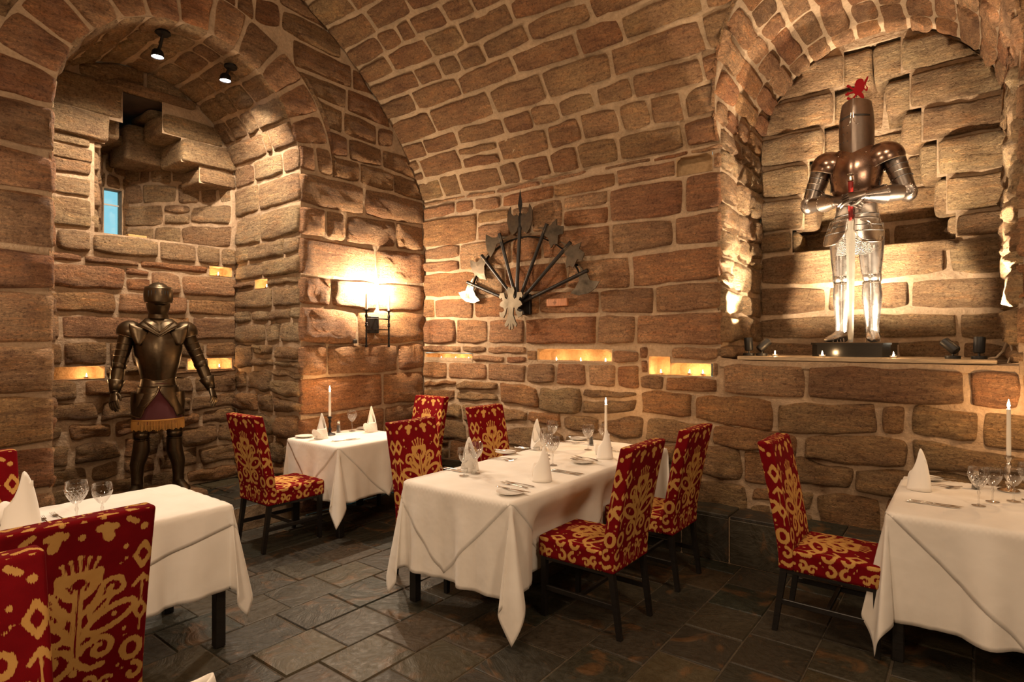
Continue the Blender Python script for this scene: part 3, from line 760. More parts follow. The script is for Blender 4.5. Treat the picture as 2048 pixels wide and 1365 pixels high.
for i, (z0, z1) in enumerate(steps2):
    l, r = emb2_edges(z0 + .01)
    layout(wk, TX - TW, l, [z0, z1], bk_map, inarch, 'pale', 90 + i, forced={0: [l - rd for rd in ([.0] if i > 2 else [.0])]}, proud=0.045, wob=0.006, rough=0.03, splitp=0)
    layout(wk, r, TX + TW, [z0, z1], bk_map, inarch, 'pale', 100 + i, forced={0: []}, proud=0.055, wob=0.006, rough=0.035, splitp=0)
    # rough cheek blocks stepping back into the embrasure
    block(wk, l - .16, l + .055 + .03 * i, TD + .03, TD + .40, z0 + .008, z1 - .008, 'pale', 400 + i, 0.05)
    block(wk, r - .05 - .03 * i, r + .18, TD + .02, TD + .40, z0 + .008, z1 - .008, 'pale', 410 + i, 0.05)
in_map = lambda a, c, h: (a, TD + .36 - h, c)
bed('embrasure_back', 3.2, 5.2, 2.3, 4.6, 0.12, in_map, None, 'mortar', parent=wk)
layout(wk, 3.62, 4.85, [2.38, 2.66, 2.95, 3.22, 3.45, 4.15], in_map, None, 'pale', 120, wavg=0.5, proud=0.02, forced={4: [3.62, 4.30, 4.85]}, splitp=0)
MB().box(3.5, 4.9, TD - .0, TD + .38, 2.36, 2.42).build('embrasure_sill', 'mortar', wk, smooth=False)
MB().box(3.3, 5.1, TD - .0, TD + .40, 4.13, 4.16).build('embrasure_lid', 'mortar', wk, smooth=False)
block(wk, 3.64, 4.82, TD - .03, TD + .33, 2.33, 2.425, 'pale', 430, 0.03, 'sill_stone')

# ---- ledge floor and board
lf = MB().box(TX - TW, TX + TW, -0.012, TD, TB - 0.05, TB).build('ledge_floor', 'mortar', wt, smooth=False)
tag(MB().box(3.47, 5.02, 0.00, 0.62, TB + 0.004, TB + 0.034, 0.004).build('ledge_board', 'board', None), 'long painted board lying on the stone ledge under the tall knight', 'board')
BD = TB + 0.034

# ---- rest of the room behind the camera (plain shells)
for nm, q in (('wall_opposite', [(0, -6.16, 0), (9, -6.16, 0), (9, -6.16, SPR), (0, -6.16, SPR)]), ('wall_rear', [(9, 0.0, 0), (9, -6.16, 0), (9, -6.16, 5.2), (9, 0.0, 5.2)]), ('wall_side_rear', [(6.6, 0, 0), (9, 0, 0), (9, 0, SPR), (6.6, 0, SPR)])):
    o = MB().add(q, [(0, 1, 2, 3)]).build(nm, 'mortar', None, smooth=False); o['kind'] = 'structure'

# ---- floor of slate tiles, raised step in the niche, slate kerb bench along the side wall
fl = MB().add([(-.1, -6.3, -.006), (9.1, -6.3, -.006), (9.1, 0.1, -.006), (-.1, 0.1, -.006)], [(0, 1, 2, 3)]).build('floor', 'grout', None, smooth=False); fl['kind'] = 'structure'
def slab(parent, x0, x1, y0, y1, z, rng, th=0.02, g=0.005, name='tile', axis='z'):
    jx = [rng.uniform(-1, 1) * 0.003 for _ in range(8)]; dz = rng.uniform(-1, 1) * 0.0022
    x0 += g; x1 -= g; y0 += g; y1 -= g; b = 0.004
    base = [(x0 + jx[0], y0 + jx[1]), (x1 + jx[2], y0 + jx[3]), (x1 + jx[4], y1 + jx[5]), (x0 + jx[6], y1 + jx[7])]
    cx, cy = (x0 + x1) / 2, (y0 + y1) / 2
    def up(p, s, zz): return (p[0] + (cx - p[0]) * s, p[1] + (cy - p[1]) * s, zz)
    tz = [z + dz + rng.uniform(-1, 1) * 0.0012 for _ in range(4)]
    V = [up(p, 0, z - th) for p in base] + [up(p, 0, z - b) for p in base] + [up(p, b / (x1 - x0) * 2.4, t) for p, t in zip(base, tz)]
    F = [(8, 9, 10, 11)] + [(i + 4 * k, (i + 1) % 4 + 4 * k, (i + 1) % 4 + 4 * k + 4, i + 4 * k + 4) for k in (0, 1) for i in range(4)]
    if axis == 'y': V = [(v[0], -z - (v[2] - z), v[1]) for v in V]; F = [f for f in F]      # (x, z-as-y) face looking to -Y
    c = Vector((0, 0, 0))
    for v in V: c += Vector(v)
    c /= len(V)
    return obj(name, [Vector(v) - c for v in V], F, 'slate', parent, False, loc=c)
rng = random.Random(77); x = 6.05; k = 0
rows = []
xx = 0.0
while xx < 6.2: rows.append(xx); xx += 0.327
for r_i, x0 in enumerate(rows):
    y = -0.30 - (0.0 if r_i % 2 else 0.18) + 0.0
    if r_i % 2 == 0: slab(fl, x0, x0 + 0.327, y, -0.30, 0.0, rng)
    while y > -5.0:
        L = 0.362 * rng.choice([1, 1, 1, 1.0, 0.8, 1.2]); y1 = y - L
        slab(fl, x0, x0 + 0.327, y1, y, 0.0, rng); y = y1
st = MB().box(-ND - .1, -0.03, -(NB + NW) - .05, -(NB - NW) + .05, -0.005, 0.178).build('niche_step', 'grout', None, smooth=False); st['kind'] = 'structure'
MB().box(-ND - .1, -.02, -(NB + NW) - .06, -(NB + NW) - .004, -.005, .30).box(-ND - .1, -.02, -(NB - NW) + .004, -(NB - NW) + .06, -.005, .30).box(-ND - .1, -ND - .004, -(NB + NW), -(NB - NW), -.005, .30).build('step_backing', 'grout', st, smooth=False)
for i in range(4):
    y = -(NB + NW) + .01 + 0.0
    while y < -(NB - NW) - 0.05:
        y1 = min(-(NB - NW) - .01, y + rng.uniform(0.30, 0.42))
        if -(NB - NW) - y1 < 0.12: y1 = -(NB - NW) - .01
        slab(st, -ND + 0.29 * i, -ND + 0.29 * (i + 1), y, y1, 0.198, rng); y = y1
b_ = NB - NW + .01
while b_ < NB + NW - .05:
    b2 = min(NB + NW - .01, b_ + 0.34); MB().box(-0.03, -0.012, -b2 + .004, -b_ - .004, 0.0, 0.176, .003).build('riser_tile', 'slate', st, smooth=False); b_ = b2
kb = MB().box(0, 6.6, -0.285, 0.0, -0.006, KH - 0.018).build('stone_kerb', 'mortar', None, smooth=False); kb['kind'] = 'structure'
x = 0.245
xs = [-0.0]
while x < 6.6: xs.append(x); x += 0.362
for i, (p, q) in enumerate(zip(xs[:-1], xs[1:])):
    slab(kb, p, q, -0.302, -0.006, KH, rng, name='top_tile')
    MB().box(p + .006, q - .006, -0.300, -0.284, 0.002, KH - 0.024, .004).build('face_tile', 'slate', kb, smooth=False)

# ================================================================ chairs
def ikat_segments():
    S = []                                    # (x0, y0, x1, y1, radius, sign)   sign -1 carves
    def pl(pts, r, sign=1, mirror=True):
        for a, b in zip(pts[:-1], pts[1:]):
            S.append((a[0], a[1], b[0], b[1], r * .82, sign))
            if mirror: S.append((-a[0], a[1], -b[0], b[1], r * .82, sign))
    def dot(x, y, r, sign=1, mirror=True): pl([(x, y), (x + .001, y)], r, sign, mirror)
    def ring(cx, cy, rx, ry, r, n=12, a0=0, a1=2 * PI, rot=0.0, mirror=True):
        pts = []
        for i in range(n + 1):
            a = a0 + (a1 - a0) * i / n; x, y = rx * math.cos(a), ry * math.sin(a)
            pts.append((cx + x * math.cos(rot) - y * math.sin(rot), cy + x * math.sin(rot) + y * math.cos(rot)))
        pl(pts, r, 1, mirror)
    def spiral(cx, cy, r0, r1, a0, a1, r, n=16):
        pl([(cx + (r0 + (r1 - r0) * i / n) * math.cos(a0 + (a1 - a0) * i / n), cy + (r0 + (r1 - r0) * i / n) * math.sin(a0 + (a1 - a0) * i / n)) for i in range(n + 1)], r)
    # flower with stamens
    pl([(0, 1.95), (.13, 2.02), (.24, 2.16), (.25, 2.32)], .085); pl([(0, 2.30), (.16, 2.30)], .085); pl([(0, 2.1), (.12, 2.2)], .1)
    for k in (0, 1, 2): pl([(k * .085, 2.34), (k * .115, 2.60 - .04 * k)], .026); dot(k * .118, 2.61 - .04 * k, .044)
    dot(0, 2.18, .10, -1); pl([(.08, 2.06), (.14, 2.18)], .02, -1)
    # stem
    pl([(0, 1.95), (0, 0.98)], .085)
    # upper curls
    pl([(0.02, 1.62), (.16, 1.76), (.30, 1.96)], .055); spiral(.48, 1.98, .19, .055, PI * .95, -PI * 1.2, .052)
    # tear-drop leaves
    ring(.46, 1.50, .36, .15, .06, 16, rot=.42); dot(.50, 1.53, .055)
    pl([(0.0, 1.22), (.16, 1.34)], .06)
    ring(.30, 1.74, .2, .06, .045, 10, rot=.85)
    # lower scrolls
    pl([(.04, 1.02), (.14, 1.14), (.26, 1.18)], .06); spiral(.34, 1.02, .20, .06, PI * .75, -PI * 1.4, .055)
    pl([(0, 0.98), (.06, .84), (.2, .74), (.36, .74)], .06); dot(0, .74, .07)
    # S shapes and fringe under the scrolls
    spiral(.20, .47, .12, .04, PI * .6, -PI * 1.1, .045); spiral(.42, .40, .12, .035, PI * .2, PI * 1.9, .04)
    pl([(.20, .35), (.16, .18)], .035); pl([(.34, .28), (.36, .1)], .02); pl([(.44, .28), (.47, .12)], .02); pl([(.08, .3), (.06, .1)], .02)
    dot(0, .48, .05); dot(0, .25, .04); dot(.26, .05, .05)
    pl([(0, .02), (.1, -.08)], .05)
    # side columns: diamond, arrow, ring, dots
    pl([(.86, 2.62), (.98, 2.42), (.86, 2.22), (.74, 2.42), (.86, 2.62)], .045); dot(.62, 2.42, .035); dot(.55, 2.36, .03); dot(.60, 2.62, .05)
    pl([(.88, 2.06), (.88, 1.62)], .022); pl([(.76, 1.92), (.88, 2.06), (1.0, 1.92)], .04); pl([(.88, 1.60), (.97, 1.46), (.88, 1.32), (.79, 1.46), (.88, 1.60)], .035)
    pl([(.88, 1.3), (.88, 1.12)], .02); dot(.66, 1.22, .035); dot(.68, 1.10, .03)
    ring(.78, .84, .13, .16, .055, 12); dot(.60, .62, .035); dot(.66, .54, .03)
    spiral(.82, .42, .15, .05, PI * .5, -PI * 1.0, .05); pl([(.70, .18), (.86, .10), (.98, .2)], .05); dot(.62, .1, .04)
    # top triangles
    pl([(.30, 3.02), (.36, 2.84)], .09); pl([(.22, 3.0), (.42, 3.0)], .07); dot(0, 2.92, .06); dot(.84, 2.90, .07); pl([(.6, 3.08), (.72, 3.0)], .05)
    S2 = [(0, 2.15, 0, 1.0, .014, -1)]
    return S, S2
_segs = ikat_segments()
def ikat_sdf(u, v):
    """signed distance (metres) to the woven motif; u across, v up, in units of half a chair width"""
    v = np.mod(v, 3.12); u = np.mod(u + 1.0, 2.0) - 1.0
    d = np.full(u.shape, 9.0); carve = np.full(u.shape, 9.0)
    for x0, y0, x1, y1, r, sg in _segs[0] + _segs[1]:
        px, py = u - x0, v - y0; bx, by = x1 - x0, y1 - y0; L = max(bx * bx + by * by, 1e-9)
        t = np.clip((px * bx + py * by) / L, 0, 1); q = np.hypot(px - bx * t, py - by * t) - r
        if sg > 0: d = np.minimum(d, q)
        else: carve = np.minimum(carve, q)
    return np.maximum(d, -carve) * 0.215
def cushion(name, x0, x1, y0, y1, z0, z1, r, step, uvf, parent, warp=None, puff=0.0, zlow_flat=False):
    V = []; F = []; U = []
    def face(ax, val, side, A, B):
        na = max(2, int((A[1] - A[0]) / step)); nb = max(2, int((B[1] - B[0]) / step)); k = len(V)
        for j in range(nb + 1):
            for i in range(na + 1):
                p = [0, 0, 0]; o = [q for q in (0, 1, 2) if q != ax]
                p[ax] = val; p[o[0]] = A[0] + (A[1] - A[0]) * i / na; p[o[1]] = B[0] + (B[1] - B[0]) * j / nb
                inn = [min(max(p[q], (x0, y0, z0)[q] + r), (x1, y1, z1)[q] - r) for q in range(3)]
                d = [p[q] - inn[q] for q in range(3)]; L = math.sqrt(sum(t * t for t in d)) or 1
                pp = [inn[q] + d[q] / L * r for q in range(3)]
                if puff:
                    fx = 1 - (2 * (pp[0] - x0) / (x1 - x0) - 1) ** 2; fy = 1 - (2 * (pp[1] - y0) / (y1 - y0) - 1) ** 2
                    if pp[2] > z1 - r: pp[2] += puff * fx * fy
                U.append(uvf(ax, side, *pp)); V.append(warp(*pp) if warp else pp)
        for j in range(nb):
            for i in range(na):
                a = k + j * (na + 1) + i; q = (a, a + 1, a + na + 2, a + na + 1)
                F.append(q if (side > 0) == (ax != 1) else q[::-1])
    face(0, x0, -1, (y0, y1), (z0, z1)); face(0, x1, 1, (y0, y1), (z0, z1))
    face(1, y0, -1, (x0, x1), (z0, z1)); face(1, y1, 1, (x0, x1), (z0, z1))
    face(2, z0, -1, (x0, x1), (y0, y1)); face(2, z1, 1, (x0, x1), (y0, y1))
    o = obj(name, V, F, 'ikat', parent, True)
    U = np.array(U); s = ikat_sdf(U[:, 0], U[:, 1])
    at = o.data.attributes.new('ikat', 'FLOAT', 'POINT'); at.data.foreach_set('value', s.astype(np.float32))
    uv = o.data.attributes.new('ikat_uv', 'FLOAT_VECTOR', 'POINT'); buf = np.zeros((len(U), 3), np.float32); buf[:, 0] = U[:, 0] * .215; buf[:, 1] = U[:, 1] * .215
    uv.data.foreach_set('vector', buf.ravel())
    return o
def make_chair(label):
    t = thing('dining_chair', label, 'chair'); W = 0.215; g = 0.215
    def warp(x, y, z):
        if z > .42: y -= 0.115 * ((z - .42) / .63) ** 1.25
        return (x, y, z)
    def uv_b(ax, side, x, y, z):
        if ax == 0: return (y / g + .78, (z - .36) / g)
        if ax == 2: return (x / g, 3.2 + y / g)
        return (x / g, (z - .36) / g)
    def uv_s(ax, side, x, y, z):
        if ax == 2: return (x / g, .85 + y / g)
        if ax == 0: return (y / g - .2, (z - .30) / g)
        return (x / g, (z - .34) / g)
    cushion('backrest', -W, W, -0.040, 0.040, .355, 1.05, .014, .0065, uv_b, t, warp)
    cushion('seat', -W, W, 0.030, 0.465, .350, .475, .022, .0075, uv_s, t, None, .016)
    for sx in (-1, 1):
        for yy, nm, dy in ((-.012, 'leg', -.05), (.43, 'leg', 0.0)):
            m = MB(); x = sx * (W - .026); m.tube([(x, yy + dy, 0), (x, yy, .36)], [(.019, .019), (.024, .024)], 4, ref=(0, 1, 0), rot0=PI / 4, pw=2)
            V = [((v[0] - x) * 1.0 + x, v[1], v[2]) for v in m.v]; m.v = V; m.build('leg', 'blackwood', t, smooth=False)
        MB().box(sx * (W - .026) - .009, sx * (W - .026) + .009, -.03, .42, .155, .185, .003).build('stretcher', 'blackwood', t, smooth=False)
    MB().box(-W + .03, W - .03, .19, .21, .158, .182, .003).build('stretcher', 'blackwood', t, smooth=False)
    MB().box(-W + .012, W - .012, .0, .45, .335, .356, .002).build('seat_rail', 'blackwood', t, smooth=False)
    return t
# chairs face +Y locally; (x, y, rz) of the back legs
E_ = -PI / 2; W_ = PI / 2                    # facing +X / facing -X
chairs = [
    (0.455, -2.215, 0.0, 'patterned chair at the near side of the corner table, standing free of its cloth'),
    (0.47, -0.44, PI, 'red and gold patterned chair standing in the room corner behind the corner table'),
    (1.80, -1.73, E_, 'patterned chair at the left of the long table, nearer one of two'),
    (1.62, -0.70, E_, 'patterned chair left of the long table, close to the wall under the axes'),
    (3.335, -1.60, W_, 'patterned chair in the centre foreground, pushed up to the right side of the long table'),
    (3.335, -0.80, W_, 'patterned chair behind the centre foreground chair, beside the slate kerb'),
    (4.085, -0.95, E_, 'patterned chair with seat tucked under the right-hand table cloth'),
    (2.50, -4.01, W_, 'large patterned chair in the left foreground, seen from behind, before the empty table end'),
    (2.965, -4.38, E_, 'nearest patterned chair, cut off by the left edge of the picture'),
    (1.015, -4.02, E_, 'patterned chair at the far side of the left table, cut off by the picture edge'),
]
ch0 = None
for i, (x, y, rz, lb) in enumerate(chairs):
    if i == 0: ch0 = make_chair(lb); ch0.location = (x, y, 0); ch0.rotation_euler = (0, 0, rz); ch0['group'] = 'patterned dining chairs'
    else: dup(ch0, (x, y, 0), rz, lb, 'patterned dining chairs')

# ================================================================ tables and cloths
TT = 0.748
def table(x0, x1, y0, y1, label):
    t = thing('dining_table', label, 'table', ((x0 + x1) / 2, (y0 + y1) / 2, 0), group='clothed dining tables'); hx, hy = (x1 - x0) / 2 - .006, (y1 - y0) / 2 - .006
    MB().box(-hx, hx, -hy, hy, TT - .030, TT - .004, .006).build('tabletop', 'darkwood_and_shade', t, smooth=False)
    for sx in (-1, 1):
        for sy in (-1, 1):
            cx, cy = sx * (hx - .045), sy * (hy - .045)
            zb = KH + .004 if (y0 + y1) / 2 + cy > -.34 else 0.0
            MB().box(cx - .026, cx + .026, cy - .026, cy + .026, zb, TT - .03, .004).build('leg', 'blackwood', t, smooth=False)
    return t
def cloth(name, label, rect, poly_c, half, ang, lift, seed, amp=0.022, k_fold=0.15, maxdrop=None, group='white tablecloths', hold=(), push=()):
    """cloth sheet (centre poly_c, half sizes, angle) laid over the table rect; every point past an edge hangs, corners fall in a fold"""
    x0, x1, y0, y1 = rect; n1 = int(half[0] * 2 / .021); n2 = int(half[1] * 2 / .021); ca, sa = math.cos(ang), math.sin(ang); rg = random.Random(seed % 10); ph = [rg.random() * 7 for _ in range(8)]
    V = []; top = TT + .001 + lift; ins = 0.010
    X0, X1, Y0, Y1 = x0 + ins, x1 - ins, y0 + ins, y1 - ins
    for j in range(n2 + 1):
        for i in range(n1 + 1):
            u = -half[0] + 2 * half[0] * i / n1; v = -half[1] + 2 * half[1] * j / n2
            px = poly_c[0] + u * ca - v * sa; py = poly_c[1] + u * sa + v * ca
            qx = min(max(px, X0), X1); qy = min(max(py, Y0), Y1); ex, ey = px - qx, py - qy; dx, dy = abs(ex), abs(ey)
            sx, sy = (1 if ex > 0 else -1), (1 if ey > 0 else -1)
            if maxdrop:
                for side, md in maxdrop.items():
                    if side == '+x' and sx > 0 and dx > md: dx = md + (dx - md) * .02
                    if side == '-x' and sx < 0 and dx > md: dx = md + (dx - md) * .02
                    if side == '+y' and sy > 0 and dy > md: dy = md + (dy - md) * .02
            if dx < 1e-9 and dy < 1e-9:
                V.append((px, py, top + noise.noise((px * 5, py * 5, seed)) * .0012)); continue
            r = math.hypot(dx, dy); R0 = 0.012
            def hang(d):                      # rounded table edge, then down
                L = R0 * PI / 2
                if d < L: a = d / R0; return R0 * math.sin(a), R0 * (1 - math.cos(a))
                return R0, R0 + (d - L)
            out, dn = hang(r); out += lift * 0.5
            dep = max(0, dn - .03); corner = (dx > 1e-9 and dy > 1e-9)
            th = math.atan2(dy, dx)
            if corner:
                s2 = math.sin(2 * th); f = k_fold * dep * s2 * (1.0 - 0.12 * dep); lat = 0.13 * dep * math.sin(4 * th)
                wob = 0.010 * dep / .3 * math.sin(th * 9 + ph[0])
                ox = sx * (out * math.cos(th) + f * .707 + lat * .707 + wob); oy = sy * (out * math.sin(th) + f * .707 - lat * .707 + wob)
                dn2 = dn - 0.5 * f * .5
                V.append((qx + ox, qy + oy, max(0.006 + lift, top - dn2)))
            else:
                e = qx if dy > dx else qy; Lc = min(abs(e - (X0 if dy > dx else Y0)), abs(e - (X1 if dy > dx else Y1)))
                fade = sm(Lc, 0.0, 0.16)
                k = amp * (dep / .45) ** 1.2 * fade
                rp = k * (math.sin(e * 17 + ph[1]) + .7 * math.sin(e * 31 + ph[2]) + .5 * math.sin(e * 9 + ph[3])) + dep * 0.035 * fade
                rp = max(rp, -0.004)
                for hs, hmax in hold:
                    if (hs == '+x' and dx > dy and sx > 0) or (hs == '-x' and dx > dy and sx < 0): rp = min(rp, hmax)
                for ps, p0, p1, pd in push:     # pushed in by a chair seat standing under the table edge
                    if ps == ('+y' if sy > 0 else '-y') if dy > dx else ps == ('+x' if sx > 0 else '-x'):
                        pf = sm(e, p0 - .16, p0 - .01) * (1 - sm(e, p1 + .01, p1 + .16)) * sm(dep, .02, .20)
                        rp = rp * (1 - pf) - (pd + out) * pf + lift * .5 * pf
                zz = top - dn + abs(k) * .25
                if dy > dx: V.append((qx + .3 * k * math.sin(e * 23), qy + sy * (out + rp), max(.006 + lift, zz)))
                else: V.append((qx + sx * (out + rp), qy + .3 * k * math.sin(e * 23), max(.006 + lift, zz)))
    F = [(j * (n1 + 1) + i, j * (n1 + 1) + i + 1, (j + 1) * (n1 + 1) + i + 1, (j + 1) * (n1 + 1) + i) for j in range(n2) for i in range(n1)]
    c = Vector((poly_c[0], poly_c[1], TT)); o = obj(name, [Vector(v) - c for v in V], F, 'linen', None, True, loc=c)
    md = o.modifiers.new('thickness', 'SOLIDIFY'); md.thickness = 0.0018; md.offset = 1
    return tag(o, label, 'tablecloth', group)
def under(rect, drops, label, seed, **kw):
    x0, x1, y0, y1 = rect; l, r, n, f = drops     # drops on -X, +X, -Y, +Y
    return cloth('tablecloth', label, rect, ((x0 - l + x1 + r) / 2, (y0 - n + y1 + f) / 2), ((x1 - x0 + l + r) / 2, (y1 - y0 + n + f) / 2), 0.0, 0.0, seed, **kw)
R1 = (0.08, 0.83, -1.735, -0.93); R2 = (2.10, 2.95, -2.17, -0.10); R3 = (4.55, 5.75, -1.14, -0.10); R4 = (1.06, 1.79, -4.75, -3.09); R5 = (3.47, 4.12, -4.60, -4.02)
table(*R1, 'small table in the corner under the wall sconce, draped in white'); table(*R2, 'long table in the middle of the room, draped in white')
table(*R3, 'table at the right edge of the picture, draped in white'); table(*R4, 'table in the left foreground, draped in white, its right end empty'); table(*R5, 'small table at the very bottom edge of the picture, only its napkin in view')
PUSH2 = (('+x', -1.83, -1.37, .095), ('+x', -1.03, -.57, .095), ('-x', -1.96, -1.50, .19), ('-x', -.93, -.47, .01))
under(R1, (.05, .46, .46, .20), 'long white undercloth on the corner table below the sconce', 3)
under(R2, (.46, .50, .53, .03), 'long white undercloth on the long middle table, its corner hanging almost to the floor', 4, hold=(('+x', .012),), push=PUSH2)
under(R3, (.50, .4, .54, .03), 'long white undercloth on the table at the right picture edge', 5, amp=.03)
under(R4, (.25, .44, .3, .42), 'white undercloth on the left foreground table', 6, hold=(('+x', .03),))
under(R5, (.1, .1, .1, .1), 'white cloth on the table at the bottom picture edge', 7)
D = PI / 4; dg = lambda h: (h * .7071, h * .7071)
cloth('table_overlay', 'square white overlay hanging in triangles from the corner table', R1, (.45, -1.25), dg(.87), D, .0028, 13, amp=.022, group='white overlays')
cloth('table_overlay', 'square white overlay hanging in one big triangle over the near end of the long table', R2, (2.45, -1.53), dg(1.14), D, .0028, 14, amp=.022, group='white overlays', hold=(('+x', .012),), maxdrop={'+x': .44}, push=PUSH2)
cloth('table_overlay', 'square white overlay hanging in a large triangle over the front of the right-hand table', R3, (5.12, -.68), dg(1.02), D, .0028, 15, amp=.03, group='white overlays', maxdrop={'+y': .03})
cloth('table_overlay', 'square white overlay on the left foreground table with its corner folded over the table corner', R4, (1.22, -3.72), (.80, .80), .22, .0028, 16, amp=.022, group='white overlays', hold=(('+x', .03),), maxdrop={'-x': .15, })

# ================================================================ things on the tables
TZT = TT + .0082
def napkin(x, y, rz, label, s=1.4, z=TZT, tall=.105):
    t = thing('folded_napkin', label, 'napkin', (x, y, z), rz, 'folded white napkins')
    V = []; n = 40; m = 9
    for i in range(n + 1):
        a = -PI + 2 * PI * i / n; H = (.052 + tall * math.exp(-(a / .95) ** 2) - .012 * math.sin(a * .5)) * s
        rr = (.040 - .006 * (i / n)) * s
        for j in range(m + 1):
            f = j / m; zz = H * f; k = 1.16 - .20 * f - .30 * min(1, zz / (.165 * s)) ** 1.6
            lean = .012 * s * (zz / (.1 * s)) ** 2 * .5
            V.append((rr * k * math.cos(a) - lean, rr * k * math.sin(a) * (1 + .10 * math.sin(3 * a)), zz))
    F = [(i * (m + 1) + j, (i + 1) * (m + 1) + j, (i + 1) * (m + 1) + j + 1, i * (m + 1) + j + 1) for i in range(n) for j in range(m)]
    o = obj('wrap', V, F, 'napkin', t, True); md = o.modifiers.new('s', 'SOLIDIFY'); md.thickness = .003 * s
    V = []; n, m = 12, 8                       # tucked fold: rounded lobe leaning outwards
    for i in range(n + 1):
        u = -1 + 2 * i / n
        for j in range(m + 1):
            f = j / m; w = math.cos(u * PI / 2) ** .5 if abs(u) < 1 else 0
            V.append(((-.030 - .040 * f * w - .01 * w) * s, (.040 * u * (1 - .25 * f)) * s, (.014 + (.050 * f + .012 * math.sin(f * PI)) * w) * s))
    F = [(i * (m + 1) + j, i * (m + 1) + j + 1, (i + 1) * (m + 1) + j + 1, (i + 1) * (m + 1) + j) for i in range(n) for j in range(m)]
    o = obj('fold', V, F, 'napkin', t, True); md = o.modifiers.new('s', 'SOLIDIFY'); md.thickness = .003 * s
    V = []                                     # inner leaf behind the tall point
    for i in range(n + 1):
        u = -1 + 2 * i / n
        for j in range(m + 1):
            f = j / m; V.append(((.006 + .014 * f) * s, .026 * u * (1 - f * .9) * s + .012 * f * s, (.03 + min(.10, tall) * f) * s))
    o = obj('inner_fold', V, F, 'napkin', t, True); md = o.modifiers.new('s', 'SOLIDIFY'); md.thickness = .002 * s
    return t
napkin(2.241, -1.72, 2.2, 'white napkin folded to a point, nearest-left place of the long table behind two cut glasses')
napkin(2.15, -0.80, 2.5, 'white napkin folded to a tall point at the far left place of the long table', tall=.12)
napkin(2.80, -1.66, -.5, 'white napkin folded to a curling point at the near right place of the long table', tall=.10)
napkin(2.76, -0.80, -.4, 'white napkin folded to a point beside the back of the centre chair')
napkin(0.33, -1.56, 2.0, 'white napkin folded to a point on the left of the corner table')
napkin(0.36, -1.03, 2.0, 'white napkin with a tall point on the right of the corner table', tall=.12)
napkin(4.66, -0.50, -1.2, 'white napkin standing in two points on the right-hand table', tall=.12)
napkin(1.45, -3.90, .3, 'white napkin cut off by the left picture edge beside the big patterned chair', s=1.7)
napkin(3.53, -4.08, 1.0, 'white napkin at the very bottom edge of the picture', s=1.9, tall=.012)

def wine_glass(cut, h=.200, r=.050):
    t = thing('wine_glass', None, 'glass', group='crystal wine glasses' if cut else 'plain wine glasses')
    hb = h * .50
    prof = [(.0, .001), (.030, .001), (.031, .0025), (.012, .006), (.0042, .012), (.0038, hb * .55), (.0075, hb * .66), (.0075, hb * .72), (.004, hb * .80), (.005, hb * .95)]
    MB().lathe(prof, 22).build('stem', 'glass', t)
    bowl = []
    for i in range(13):
        f = i / 12; rr = r * math.sin(min(1, .12 + f * 1.15) * PI / 2) ** .8 * (1 - .10 * max(0, f - .6) / .4)
        bowl.append((rr, hb * .95 + (h - hb * .95) * f))
    V = []; n = 28; A = []
    inner = [(q[0] - .0012, q[1]) for q in bowl[::-1]]
    mb = MB().lathe(bowl, n); o = mb.build('bowl', 'cutglass' if cut else 'glass', t)
    at = o.data.attributes.new('ang', 'FLOAT_VECTOR', 'POINT'); at.data.foreach_set('vector', np.array([(math.atan2(v[1], v[0]), v[2], 0) for v in mb.v], np.float32).ravel())
    mr = MB(); mr.lathe([(bowl[-1][0] - .0012, h - .0005), (bowl[-1][0], h + .0008), (bowl[-1][0] + .0004, h - .0005)], n); mr.build('rim', 'glass', t)
    return t
gA = wine_glass(True); gB = wine_glass(False, .180, .045)
used = {}
def put(proto, x, y, rz, label, z=TZT):
    if proto.name not in used:
        used[proto.name] = 1; proto.location = (x, y, z); proto.rotation_euler = (0, 0, rz); proto['label'] = label; return proto
    return dup(proto, (x, y, z), rz, label)
put(gA, 2.345, -1.77, 0, 'cut crystal wine glass in front of the nearest-left napkin of the long table'); put(gB, 2.335, -1.87, 0, 'plain glass left of the cut glass at the near left place of the long table')
put(gA, 2.36, -.98, .3, 'cut crystal wine glass partly in front of the far left napkin on the long table'); put(gB, 2.44, -1.10, 0, 'plain glass between the middle crystal glasses of the long table')
put(gA, 2.16, -.60, .2, 'cut crystal glass right of the far left napkin on the long table'); put(gA, 2.50, -.60, .5, 'cut crystal glass standing alone before the pepper mill on the long table')
put(gB, 2.50, -.36, 0, 'plain glass beside the candle on the long table'); put(gA, 2.60, -1.25, .1, 'cut crystal glass behind the near right napkin on the long table')
put(gA, .22, -1.14, 0, 'cut crystal glass on the corner table beside its pepper mill'); 
put(gA, 4.925, -.72, 0, 'cut crystal wine glass nearest on the right-hand table'); put(gB, 4.985, -.58, 0, 'plain wine glass right behind the nearest crystal glass of the right-hand table')
put(gB, 5.075, -.50, 0, 'round plain wine glass before the silver candlestick of the right-hand table'); put(gA, 5.14, -.42, .4, 'cut crystal glass cut off by the right picture edge')
put(gA, 1.555, -3.72, 0, 'cut crystal glass on the left foreground table, left of a plain one'); put(gB, 1.60, -3.63, 0, 'plain glass on the left foreground table beside the cut one')

